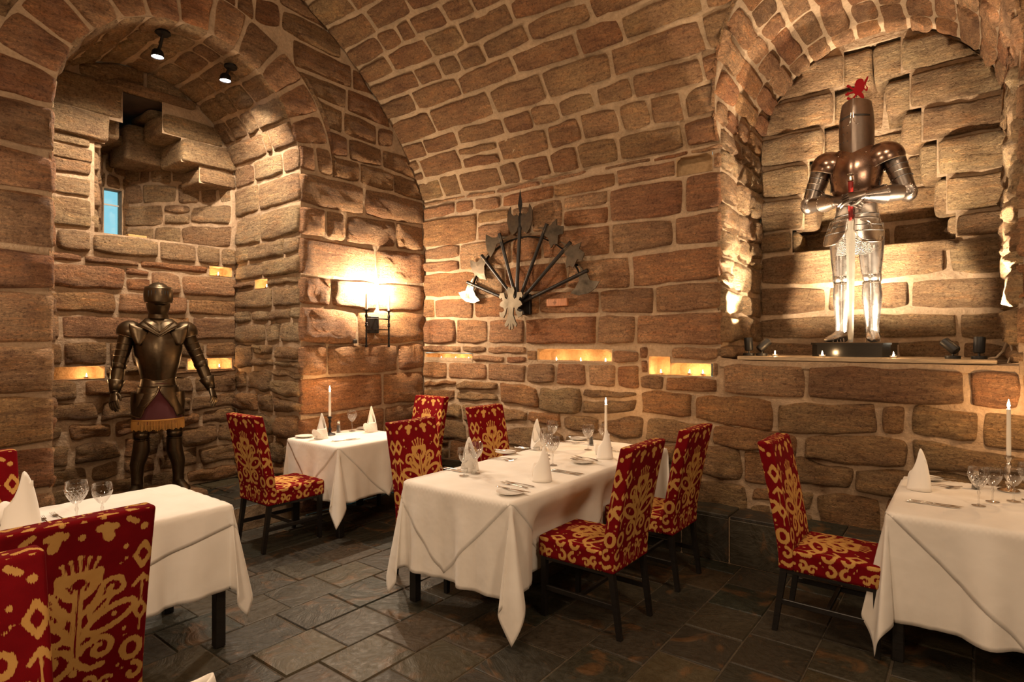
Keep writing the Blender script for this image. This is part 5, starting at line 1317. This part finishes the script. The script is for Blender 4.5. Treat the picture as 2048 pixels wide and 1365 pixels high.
def knight_ledge():
    t = thing('suit_of_armour', 'tall polished suit of armour with flat-topped great helm standing on the lit ledge', 'armour', (4.21, .47, BD + .105), -.06)
    S = 'steel'; C_ = 'reflectsteel'; legs(t, S, 'trim', hw=.10, knee=.49, top=.88, th=.090, yaw=(-.38, .25))
    # faulds, mail skirt, tassets
    m = shell([(.68, .155, .125, 0), (.74, .150, .122, 0), (.86, .140, .112, 0), (.99, .13, .10, 0)], 40)
    V = [(x, y, z - (.035 * math.cos(math.atan2(x, -y)) if z < .75 and y < 0 else 0)) for x, y, z in m.v]; m.v = V
    m.build('mail_skirt', 'mail', t)
    m = shell([(.86, .165, .130, 0), (.90, .160, .126, 0), (.95, .148, .118, 0), (1.0, .140, .110, 0), (1.03, .138, .108, 0)], 40, .004); m.build('fauld', S, t)
    for zz, rx in ((.865, .166), (.905, .161), (.955, .149)): MB().tube([(rx * math.cos(a), rx * .8 * math.sin(a) - .002, zz) for a in [PI + PI * i / 20 for i in range(21)]], [.003] * 21, 5).build('lame_edge', 'leather', t)
    for sx in (-1, 1):
        a = -PI / 2 + sx * .62
        curved_plate(t, 'tasset', S, 0, 0, .178, a - .52, a + .52, .92, .725, .065, 'trim', 4.0)
        for zz in (.86, .815):
            MB().tube([((.183 + (.92 - zz) * .333) * math.cos(b), (.183 + (.92 - zz) * .333) * math.sin(b), zz) for b in [a - .46 + .92 * i / 10 for i in range(11)]], [.0022] * 11, 5).build('lame_edge', 'leather', t)
    # cuirass
    m = shell([(1.0, .128, .100, 0), (1.05, .138, .115, -.005), (1.14, .160, .142, -.012), (1.24, .176, .158, -.016), (1.33, .182, .152, -.012), (1.40, .176, .130, -.004), (1.45, .150, .105, 0), (1.475, .112, .085, 0)], 52, .012, True); m.build('breastplate', C_, t)
    MB().lathe([(.100, 1.455), (.112, 1.468), (.108, 1.478), (.095, 1.474)], 36).build('rolled_collar', 'trim', t)
    MB().lathe([(.082, 1.44), (.085, 1.50), (.080, 1.53), (.075, 1.53)], 32).build('gorget', S, t)
    # great helm
    n = 48; rings = []
    prof = [(1.445, .112, .128), (1.50, .116, .134), (1.60, .117, .136), (1.68, .114, .132), (1.745, .108, .122), (1.80, .098, .108), (1.806, .092, .102)]
    m = MB(); vs = []
    for z, rx, ry in prof:
        for i in range(n):
            a = 2 * PI * i / n; c, s = math.cos(a), math.sin(a); x = rx * c; y = ry * s
            if s < 0: y -= .014 * math.exp(-(x / .03) ** 2)
            zz = z - (.055 * max(0, -s) ** 3 * max(0, 1 - abs(x) / .09) if z < 1.46 else 0) + (.012 * (1 - abs(c)) if z > 1.79 else 0)
            vs.append((x, y, zz))
    fs = [(j * n + i, j * n + (i + 1) % n, (j + 1) * n + (i + 1) % n, (j + 1) * n + i) for j in range(len(prof) - 1) for i in range(n)]; fs.append(tuple(range((len(prof) - 1) * n, len(prof) * n)))
    m.add(vs, fs); h = m.build('great_helm', 'helm', t, auto=30)
    def hy(x, z):
        ry = .136 if z < 1.69 else .136 - (z - 1.69) * .23; return -(ry * math.sqrt(max(0, 1 - (x / .116) ** 2)) + .014 * math.exp(-(x / .03) ** 2)) - .0012
    for sx in (-1, 1):
        P = [(sx * x, hy(x, 1.68) - .0005, 1.680 + .004 * (x < .02)) for x in (.014, .03, .05, .07, .09, .10)]
        MB().tube(P, [(.0018, .0062)] * len(P), 6, ref=(0, 0, 1)).build('eye_slit', 'pepper', h)
        P = [(sx * .008, hy(.008, 1.70), 1.70), (sx * .009, hy(.009, 1.66), 1.66), (sx * .014, hy(.014, 1.625), 1.628), (sx * .026, hy(.026, 1.61), 1.612), (sx * .036, hy(.036, 1.612), 1.615)]
        MB().tube(P, [.0028] * 5, 6).build('nasal_trim', 'trim', h)
    MB().tube([(0, hy(0, z) - .001, z) for z in (1.42, 1.5, 1.58, 1.66, 1.72, 1.78)], [.0022] * 6, 6).build('centre_ridge', 'helm', h)
    for z in (1.50, 1.56, 1.615):
        for x in (-.035, -.065, -.09, ): 
            MB().tube([(x, hy(x, z) - .0012, z), (x, hy(x, z) + .004, z)], [.0042, .0042], 6).build('breath_hole', 'pepper', h)
    bt = [vs[i] for i in range(n)]; 
    # crest on its rod
    P1 = [(505, 105), (512, 88), (530, 80), (548, 84), (560, 95), (566, 120), (570, 150), (562, 175), (548, 192), (560, 212), (566, 235), (560, 258), (570, 266), (566, 272), (540, 273), (538, 266), (547, 258), (546, 240), (535, 226), (522, 208), (512, 212), (500, 224), (496, 243), (484, 244), (486, 234), (470, 238), (458, 240), (456, 230), (443, 222), (444, 210), (456, 206), (466, 216), (480, 222), (492, 212), (503, 200), (494, 186), (478, 184), (458, 186), (452, 196), (444, 190), (432, 193), (434, 184), (428, 174), (442, 174), (448, 164), (462, 172), (480, 170), (490, 164), (478, 152), (466, 142), (460, 128), (448, 134), (448, 124), (436, 120), (446, 114), (444, 104), (456, 108), (468, 118), (480, 136), (493, 145), (502, 134), (497, 120)]
    P2 = [(556, 158), (566, 178), (582, 194), (590, 186), (592, 166), (584, 154), (577, 142), (578, 128), (586, 112), (592, 98), (594, 74), (584, 84), (576, 98), (567, 112), (566, 128), (572, 142), (580, 158), (583, 170), (578, 178), (566, 164)]
    for P in (P1, P2):
        m = MB().prism([((x - 512) / 1060, 1.800 + (285 - y) / 1060) for x, y in P], -.004, .002); o = fix(m.build('red_lion_crest', 'red', t, smooth=False))
    MB().tube([(0, 0, 1.79), (0, 0, 1.90)], [.0028, .0028], 6).build('crest_rod', 'blackpaint', t)
    # arms
    for sx in (-1, 1):
        m = MB(); rm = Matrix.Rotation(sx * -.35, 3, 'Y'); m.ell((sx * .178, -.010, 1.350), (.138, .130, .125), 30, 14, rm, -.42, 1.0); p_ = m.build('pauldron', C_, t)
        rr = .098 * math.sqrt(1 - .2); MB().tube([Vector((sx * .178, -.010, 1.350)) + rm @ Vector((.1255 * math.cos(a), .1185 * math.sin(a), -.0525)) for a in [2 * PI * i / 28 for i in range(29)]], [.0042] * 29, 6).build('rolled_edge', 'trim', p_)
        sh = Vector((sx * .240, 0, 1.34)); el = Vector((sx * .320, -.005, 1.09)); hd = Vector((sx * .030, -.240, 1.035 + (.018 if sx > 0 else 0)))
        MB().tube([sh, sh.lerp(el, .5), el], [(.074, .076), (.070, .074), (.062, .064)], 22, ref=(0, -1, 0)).build('upper_arm_plate', 'armsteel', t)
        for f in (.25, .42, .6): 
            c = sh.lerp(el, f); d = (el - sh).normalized(); s1 = d.cross(Vector((0, -1, 0))).normalized(); u1 = s1.cross(d)
            MB().tube([c + s1 * .0715 * math.cos(a) + u1 * .0745 * math.sin(a) for a in [2 * PI * i / 20 for i in range(21)]], [.003] * 21, 5).build('lame_edge', 'leather' if f != .42 else 'trim', t)
        MB().ell(el + Vector((sx * .008, -.01, -.01)), (.062, .062, .066), 22, 12).build('elbow_cop', 'armsteel', t)
        MB().ell(el + Vector((sx * .012, -.055, .0)), (.048, .014, .048), 20, 8).build('elbow_wing', 'armsteel', t)
        rivets(t, [el + Vector((sx * .012 + .043 * math.cos(a), -.066, .043 * math.sin(a))) for a in [2 * PI * i / 16 for i in range(16)]])
        wr = el.lerp(hd, .78); MB().tube([el, el.lerp(hd, .3), wr], [(.058, .058), (.062, .060), (.042, .038)], 22, ref=(0, 0, 1)).build('forearm_plate', 'armsteel', t)
        d = (hd - el).normalized(); MB().tube([el.lerp(hd, .42), el.lerp(hd, .60), wr + d * .02], [(.072, .070), (.056, .052), (.038, .030)], 20, ref=(0, 0, 1)).build('gauntlet_cuff', 'armsteel', t)
        cc = el.lerp(hd, .42); s1 = d.cross(Vector((0, 0, 1))).normalized(); u1 = s1.cross(d)
        rivets(t, [cc + d * .012 + s1 * .071 * math.cos(a) + u1 * .069 * math.sin(a) for a in [2 * PI * i / 18 for i in range(18)]])
        hand(t, 'gaunt', wr + Vector((0, -.016 - (.022 if sx > 0 else 0), .004)), Vector((-sx * .95, -.22, -.12)), (0, -.85, .55), .45, 1.32)
    rivets(t, [(sx * x, -.150, 1.35 + .02 * k) for sx in (-1, 1) for k, x in ((0, .05), (2, .09))] + [(.12 * math.cos(a), -.085 + .05 * abs(math.cos(a)), 1.44 - .01) for a in (PI * .3, PI * .7)])
    for sx in (-1, 1): MB().tube([(sx * .16, -.06, 1.15), (sx * .165, -.02, 1.35)], [.005, .005], 6).build('strap', 'leather', t)
    return t
M['armsteel'] = metal_mat('brown_steel', (0.36, 0.31, 0.27), 0.27, 0.003, 0.25)
M['swordsteel'] = metal_mat('satin_sword_steel', (0.46, 0.43, 0.37), 0.5, 0, 0.15)
M['mail'] = metal_mat('chain_mail', (0.20, 0.185, 0.17), 0.5)
_g = N(M['mail']); _tc = _g.n('ShaderNodeTexCoord'); _v = _g.n('ShaderNodeTexVoronoi', i_Scale=170.0); _g.l(_tc.outputs['Object'], _v.inputs['Vector']); _g.l(_g.bump(_v.outputs['Distance'], 1.0, .006), _g.b.inputs['Normal'])
M['helm'] = metal_mat('dull_helm_steel', (0.36, 0.29, 0.24), 0.36, 0.002, .3)
M['gaunt'] = metal_mat('dark_gauntlet_steel', (0.26, 0.22, 0.19), 0.3, 0.0, .3)
knight_ledge()
# plinth under the tall knight
hx, hy, c_ = .255, .185, .045
oct_ = [(-hx + c_, -hy), (hx - c_, -hy), (hx, -hy + c_), (hx, hy - c_), (hx - c_, hy), (-hx + c_, hy), (-hx, hy - c_), (-hx, -hy + c_)]
t = thing('plinth', 'glossy black octagonal plinth under the tall knight', 'plinth', (4.20, .43, BD), -.06)
m = MB(); m.prism(oct_, 0, .088, lambda x, y, z: (x, z, y)); fix(m.build('block', 'gloss', t, smooth=False))
m = MB(); m.prism([(x * 1.03, z * 1.04) for x, z in oct_], .088, .103, lambda x, y, z: (x, z, y)); fix(m.build('top_board', 'gloss', t, smooth=False))
# sword held before the tall knight
t = thing('broadsword', 'long sword held point down by the tall knight', 'sword', (4.195, .298, BD + .103), -.06)
m = MB(); vs = []
for z, w_, d_ in ((.004, .014, .002), (.06, .020, .003), (.9, .032, .0045)): vs += [(-w_, 0, z), (-w_ * .4, -d_, z), (w_ * .4, -d_, z), (w_, 0, z), (w_ * .4, d_, z), (-w_ * .4, d_, z)]
m.add(vs, [(j * 6 + i, j * 6 + (i + 1) % 6, j * 6 + 6 + (i + 1) % 6, j * 6 + 6 + i) for j in (0, 1) for i in range(6)] + [(0, 1, 2, 3, 4, 5), (12, 13, 14, 15, 16, 17)]); fix(m.build('blade', 'swordsteel', t, smooth=False))
MB().tube([(-.135, 0, .835), (-.125, 0, .865), (-.10, 0, .888), (-.05, 0, .898), (0, 0, .905), (.05, 0, .898), (.10, 0, .888), (.125, 0, .865), (.135, 0, .835)], [.006, .008, .008, .008, .009, .008, .008, .008, .006], 8).build('crossguard', 'trim', t)
MB().lathe([(0, .90), (.012, .90), (.016, .98), (.018, 1.05), (.015, 1.13), (.019, 1.185), (0, 1.185)], 16).build('grip', 'grip', t)
MB().lathe([(0, 1.185), (.022, 1.19), (.018, 1.205), (.016, 1.225), (.026, 1.235), (.026, 1.243), (0, 1.245)], 18).build('pommel', 'trim', t)

def knight_niche():
    t = thing('suit_of_armour', 'dark aged suit of armour with slitted visor and red velvet skirt in the arched niche', 'armour', (-.70, -2.49, .312), 1.27)
    S = 'oldsteel'; T = 'oldtrim'; legs(t, S, T, hw=.125, knee=.50, top=.86, th=.095, splay=.03, yaw=(-.3, .3))
    m = shell([(.60, .195, .150, 0), (.70, .185, .145, 0), (.85, .155, .12, 0), (.98, .13, .10, 0)], 44)
    m.v = [(x * (1 + .02 * math.sin(14 * math.atan2(y, x)) * (z < .8)), y * (1 + .03 * math.sin(14 * math.atan2(y, x)) * (z < .8)), z) for x, y, z in m.v]; m.build('velvet_skirt', 'velvet', t)
    m = MB(); n = 110
    for i in range(n):
        a = 2 * PI * i / n; x, y = .197 * math.cos(a), .153 * math.sin(a); m.tube([(x * .99, y * .99, .632), (x, y, .60), (x * 1.01, y * 1.01, .548 + .006 * math.sin(i * 5.1))], [.0042, .0045, .0035], 4)
    tag(m.build('fringe', 'fringe', t), kind='stuff')
    MB().lathe([(.0, .625)] and [(1.0, .625), (1.012, .632), (1.0, .640)], 40).build('fringe_band', 'fringe', t).scale = (.199, .155, 1)
    # flared tassets, open in front in a tall arch
    for sx in (-1, 1):
        V = []; n_, m_ = 22, 14
        for j in range(m_ + 1):
            for i in range(n_ + 1):
                u = i / n_; f = j / m_; z1 = .92; zb = .655 + .03 * u + .10 * (1 - sm(u, 0.0, .16)) + .02 * sm(u, .8, 1)
                z = z1 + (zb - z1) * f; dn = (z1 - z) / .27
                a_in = -PI / 2 + sx * (.04 + .52 * sm(dn, .05, .75)); a_out = -PI / 2 + sx * 1.75
                a = a_in + (a_out - a_in) * u; rx = .148 + .058 * dn; ry = .118 + .05 * dn
                V.append((rx * math.cos(a), ry * math.sin(a), z))
        F = [(j * (n_ + 1) + i, j * (n_ + 1) + i + 1, (j + 1) * (n_ + 1) + i + 1, (j + 1) * (n_ + 1) + i) for j in range(m_) for i in range(n_)]
        o = obj('tasset', V, F, S, t, True); md = o.modifiers.new('s', 'SOLIDIFY'); md.thickness = .004
        E1 = [V[j * (n_ + 1)] for j in range(m_ + 1)] + [V[m_ * (n_ + 1) + i] for i in range(1, n_ + 1)]
        MB().tube(E1, [.0045] * len(E1), 6).build('rolled_edge', T, o)
        for j in (3, 6, 9): MB().tube([V[j * (n_ + 1) + i] for i in range(n_ + 1)], [.0028] * (n_ + 1), 5).build('lame_edge', T, o)
    m = shell([(.90, .148, .118, 0), (.94, .138, .106, 0), (.99, .130, .10, 0)], 44); m.build('fauld', S, t)
    m = shell([(.97, .127, .100, 0), (1.02, .138, .112, -.004), (1.12, .165, .140, -.014), (1.22, .182, .150, -.016), (1.32, .188, .142, -.010), (1.39, .180, .120, 0), (1.44, .150, .10, 0), (1.47, .11, .085, 0)], 52, .012, True); m.build('breastplate', S, t)
    MB().tube([(.134 * math.cos(a), .104 * math.sin(a), .985 + .022 * max(0, -math.sin(a)) ** 6 * -1) for a in [PI + PI * i / 24 for i in range(25)]], [.004] * 25, 6).build('waist_edge', T, t)
    MB().lathe([(.105, 1.44), (.085, 1.49), (.075, 1.53), (.078, 1.60), (.070, 1.60)], 32).build('gorget', S, t)
    # bib collar: two V-shaped plates
    for k, (w_, dz, y_) in enumerate(((.155, .0, -.135), (.115, .03, -.128))):
        V = []; n_ = 16
        for j in range(7):
            for i in range(n_ + 1):
                u = -1 + 2 * i / n_; f = j / 6; zb = 1.345 + dz + .10 * abs(u) ** .9; z = 1.50 + (zb - 1.50) * f; x = u * w_ * (.62 + .38 * f)
                yy = y_ * (.55 + .45 * f) * math.sqrt(max(.05, 1 - (u * .86) ** 2)) - .024
                V.append((x, yy, z))
        F = [(j * (n_ + 1) + i, j * (n_ + 1) + i + 1, (j + 1) * (n_ + 1) + i + 1, (j + 1) * (n_ + 1) + i) for j in range(6) for i in range(n_)]
        o = obj('bib_plate', V, F, S, t, True); md = o.modifiers.new('s', 'SOLIDIFY'); md.thickness = .004
        MB().tube([V[6 * (n_ + 1) + i] for i in range(n_ + 1)], [.004] * (n_ + 1), 6).build('rolled_edge', T, o)
    # helmet: skull, lifted visor with slits, cheek and chin plates
    h = MB().ell((0, 0, 1.715), (.098, .118, .105), 30, 16, None, -.35, 1.0).build('helmet_skull', S, t)
    MB().tube([(0, -.115, 1.72), (0, -.10, 1.775), (0, -.05, 1.815), (0, .02, 1.823), (0, .08, 1.79), (0, .115, 1.72)], [(.003, .006)] * 6, 6).build('comb', T, h)
    V = []; n_, m_ = 30, 8
    for j in range(m_ + 1):
        for i in range(n_ + 1):
            a = -PI / 2 - 1.35 + 2.7 * i / n_; f = j / m_; rr = 1.0 + .10 * math.sin(f * PI * .9); z = 1.775 - .125 * f - .018 * math.cos(a + PI / 2) * f
            fr = max(0, math.cos(a + PI / 2)); V.append((.101 * rr * math.cos(a), (.124 * rr + .018 * f) * math.sin(a), z))
    F = [(j * (n_ + 1) + i, j * (n_ + 1) + i + 1, (j + 1) * (n_ + 1) + i + 1, (j + 1) * (n_ + 1) + i) for j in range(m_) for i in range(n_)]
    vz = obj('visor', V, F, S, t, True); md = vz.modifiers.new('s', 'SOLIDIFY'); md.thickness = .004
    MB().tube([V[m_ * (n_ + 1) + i] for i in range(n_ + 1)], [.004] * (n_ + 1), 6).build('rolled_edge', T, vz)
    for x in (-.078, -.058, -.030, .018, .042, .062):
        def vy(x, z): return -(.134 * math.sqrt(max(0, 1 - (x / .112) ** 2))) - .010
        MB().box(x - .0035, x + .0035, vy(x, 0) - .004, vy(x, 0) + .010, 1.685, 1.738).build('visor_slit', 'pepper', vz, smooth=False)
    m = shell([(1.54, .070, .078, -.005), (1.575, .082, .098, -.01), (1.61, .090, .112, -.012), (1.635, .092, .106, -.006)], 36, .006); m.build('chin_guard', S, t)
    m = MB(); m.ell((0, -.01, 1.655), (.082, .085, .06), 20, 10); m.build('helmet_hollow', 'pepper', t)
    # arms held away from the body
    for sx in (-1, 1):
        sh = Vector((sx * .225, 0, 1.36)); el = Vector((sx * (.285 if sx < 0 else .33), .0, 1.10)); wr = Vector((sx * (.315 if sx < 0 else .405), -.05, .885))
        m = MB(); rm = Matrix.Rotation(sx * -.30, 3, 'Y'); m.ell((sx * .205, 0, 1.385), (.102, .105, .098), 28, 12, rm, -.45, 1.0); p_ = m.build('pauldron', S, t)
        MB().tube([Vector((sx * .205, 0, 1.385)) + rm @ Vector((.092 * math.cos(a), .095 * math.sin(a), -.044)) for a in [2 * PI * i / 28 for i in range(29)]], [.0042] * 29, 6).build('rolled_edge', T, p_)
        V = []; n_ = 12                        # front wing of the pauldron
        for j in range(7):
            for i in range(n_ + 1):
                u = -1 + 2 * i / n_; f = j / 6; V.append((sx * (.150 + .070 * u * (1 - .75 * f ** 2)), -.112 - .018 * (1 - u * u) - .01 * f, 1.425 - .155 * f + .03 * u * (1 - f)))
        F = [(j * (n_ + 1) + i, j * (n_ + 1) + i + 1, (j + 1) * (n_ + 1) + i + 1, (j + 1) * (n_ + 1) + i) for j in range(6) for i in range(n_)]
        o = obj('pauldron_wing', V, F, S, t, True); md = o.modifiers.new('s', 'SOLIDIFY'); md.thickness = .004
        MB().tube([sh, sh.lerp(el, .5), el], [(.062, .060), (.056, .058), (.050, .050)], 22, ref=(0, -1, 0)).build('upper_arm_plate', S, t)
        d = (el - sh).normalized(); s1 = d.cross(Vector((0, -1, 0))).normalized(); u1 = s1.cross(d)
        for f in (.3, .5, .7): MB().tube([sh.lerp(el, f) + s1 * .059 * math.cos(a) + u1 * .059 * math.sin(a) for a in [2 * PI * i / 20 for i in range(21)]], [.0032] * 21, 5).build('lame_edge', T, t)
        MB().ell(el, (.058, .060, .056), 20, 12).build('elbow_cop', S, t); MB().ell(el + Vector((sx * .045, .0, 0)), (.014, .055, .050), 18, 8).build('elbow_wing', S, t)
        MB().tube([el, el.lerp(wr, .35), wr], [(.048, .048), (.052, .050), (.034, .034)], 20, ref=(0, -1, 0)).build('forearm_plate', S, t)
        d = (wr - el).normalized(); cu = el.lerp(wr, .62)
        m = MB(); m.tube([cu + d * -.01, cu + d * .05, wr + d * .015], [(.066, .062), (.046, .042), (.034, .028)], 20, ref=(0, -1, 0), cap=False); cf = m.build('gauntlet_cuff', S, t); md = cf.modifiers.new('s', 'SOLIDIFY'); md.thickness = .003
        hand(t, S, wr + d * .01, d * .9 + Vector((0 if sx < 0 else -.1, -.35, 0)), (sx * .8, -.6, .2), .38, 1.2)
    return t
knight_niche()
t = thing('plinth', 'low brown stone plinth under the dark armour', 'plinth', (-.70, -2.49, .2035), 0)
fix(block(None, -.30, .30, -.30, .30, 0, .106, 'lowstone', 501, .02, 'plinth_stone')).parent = t
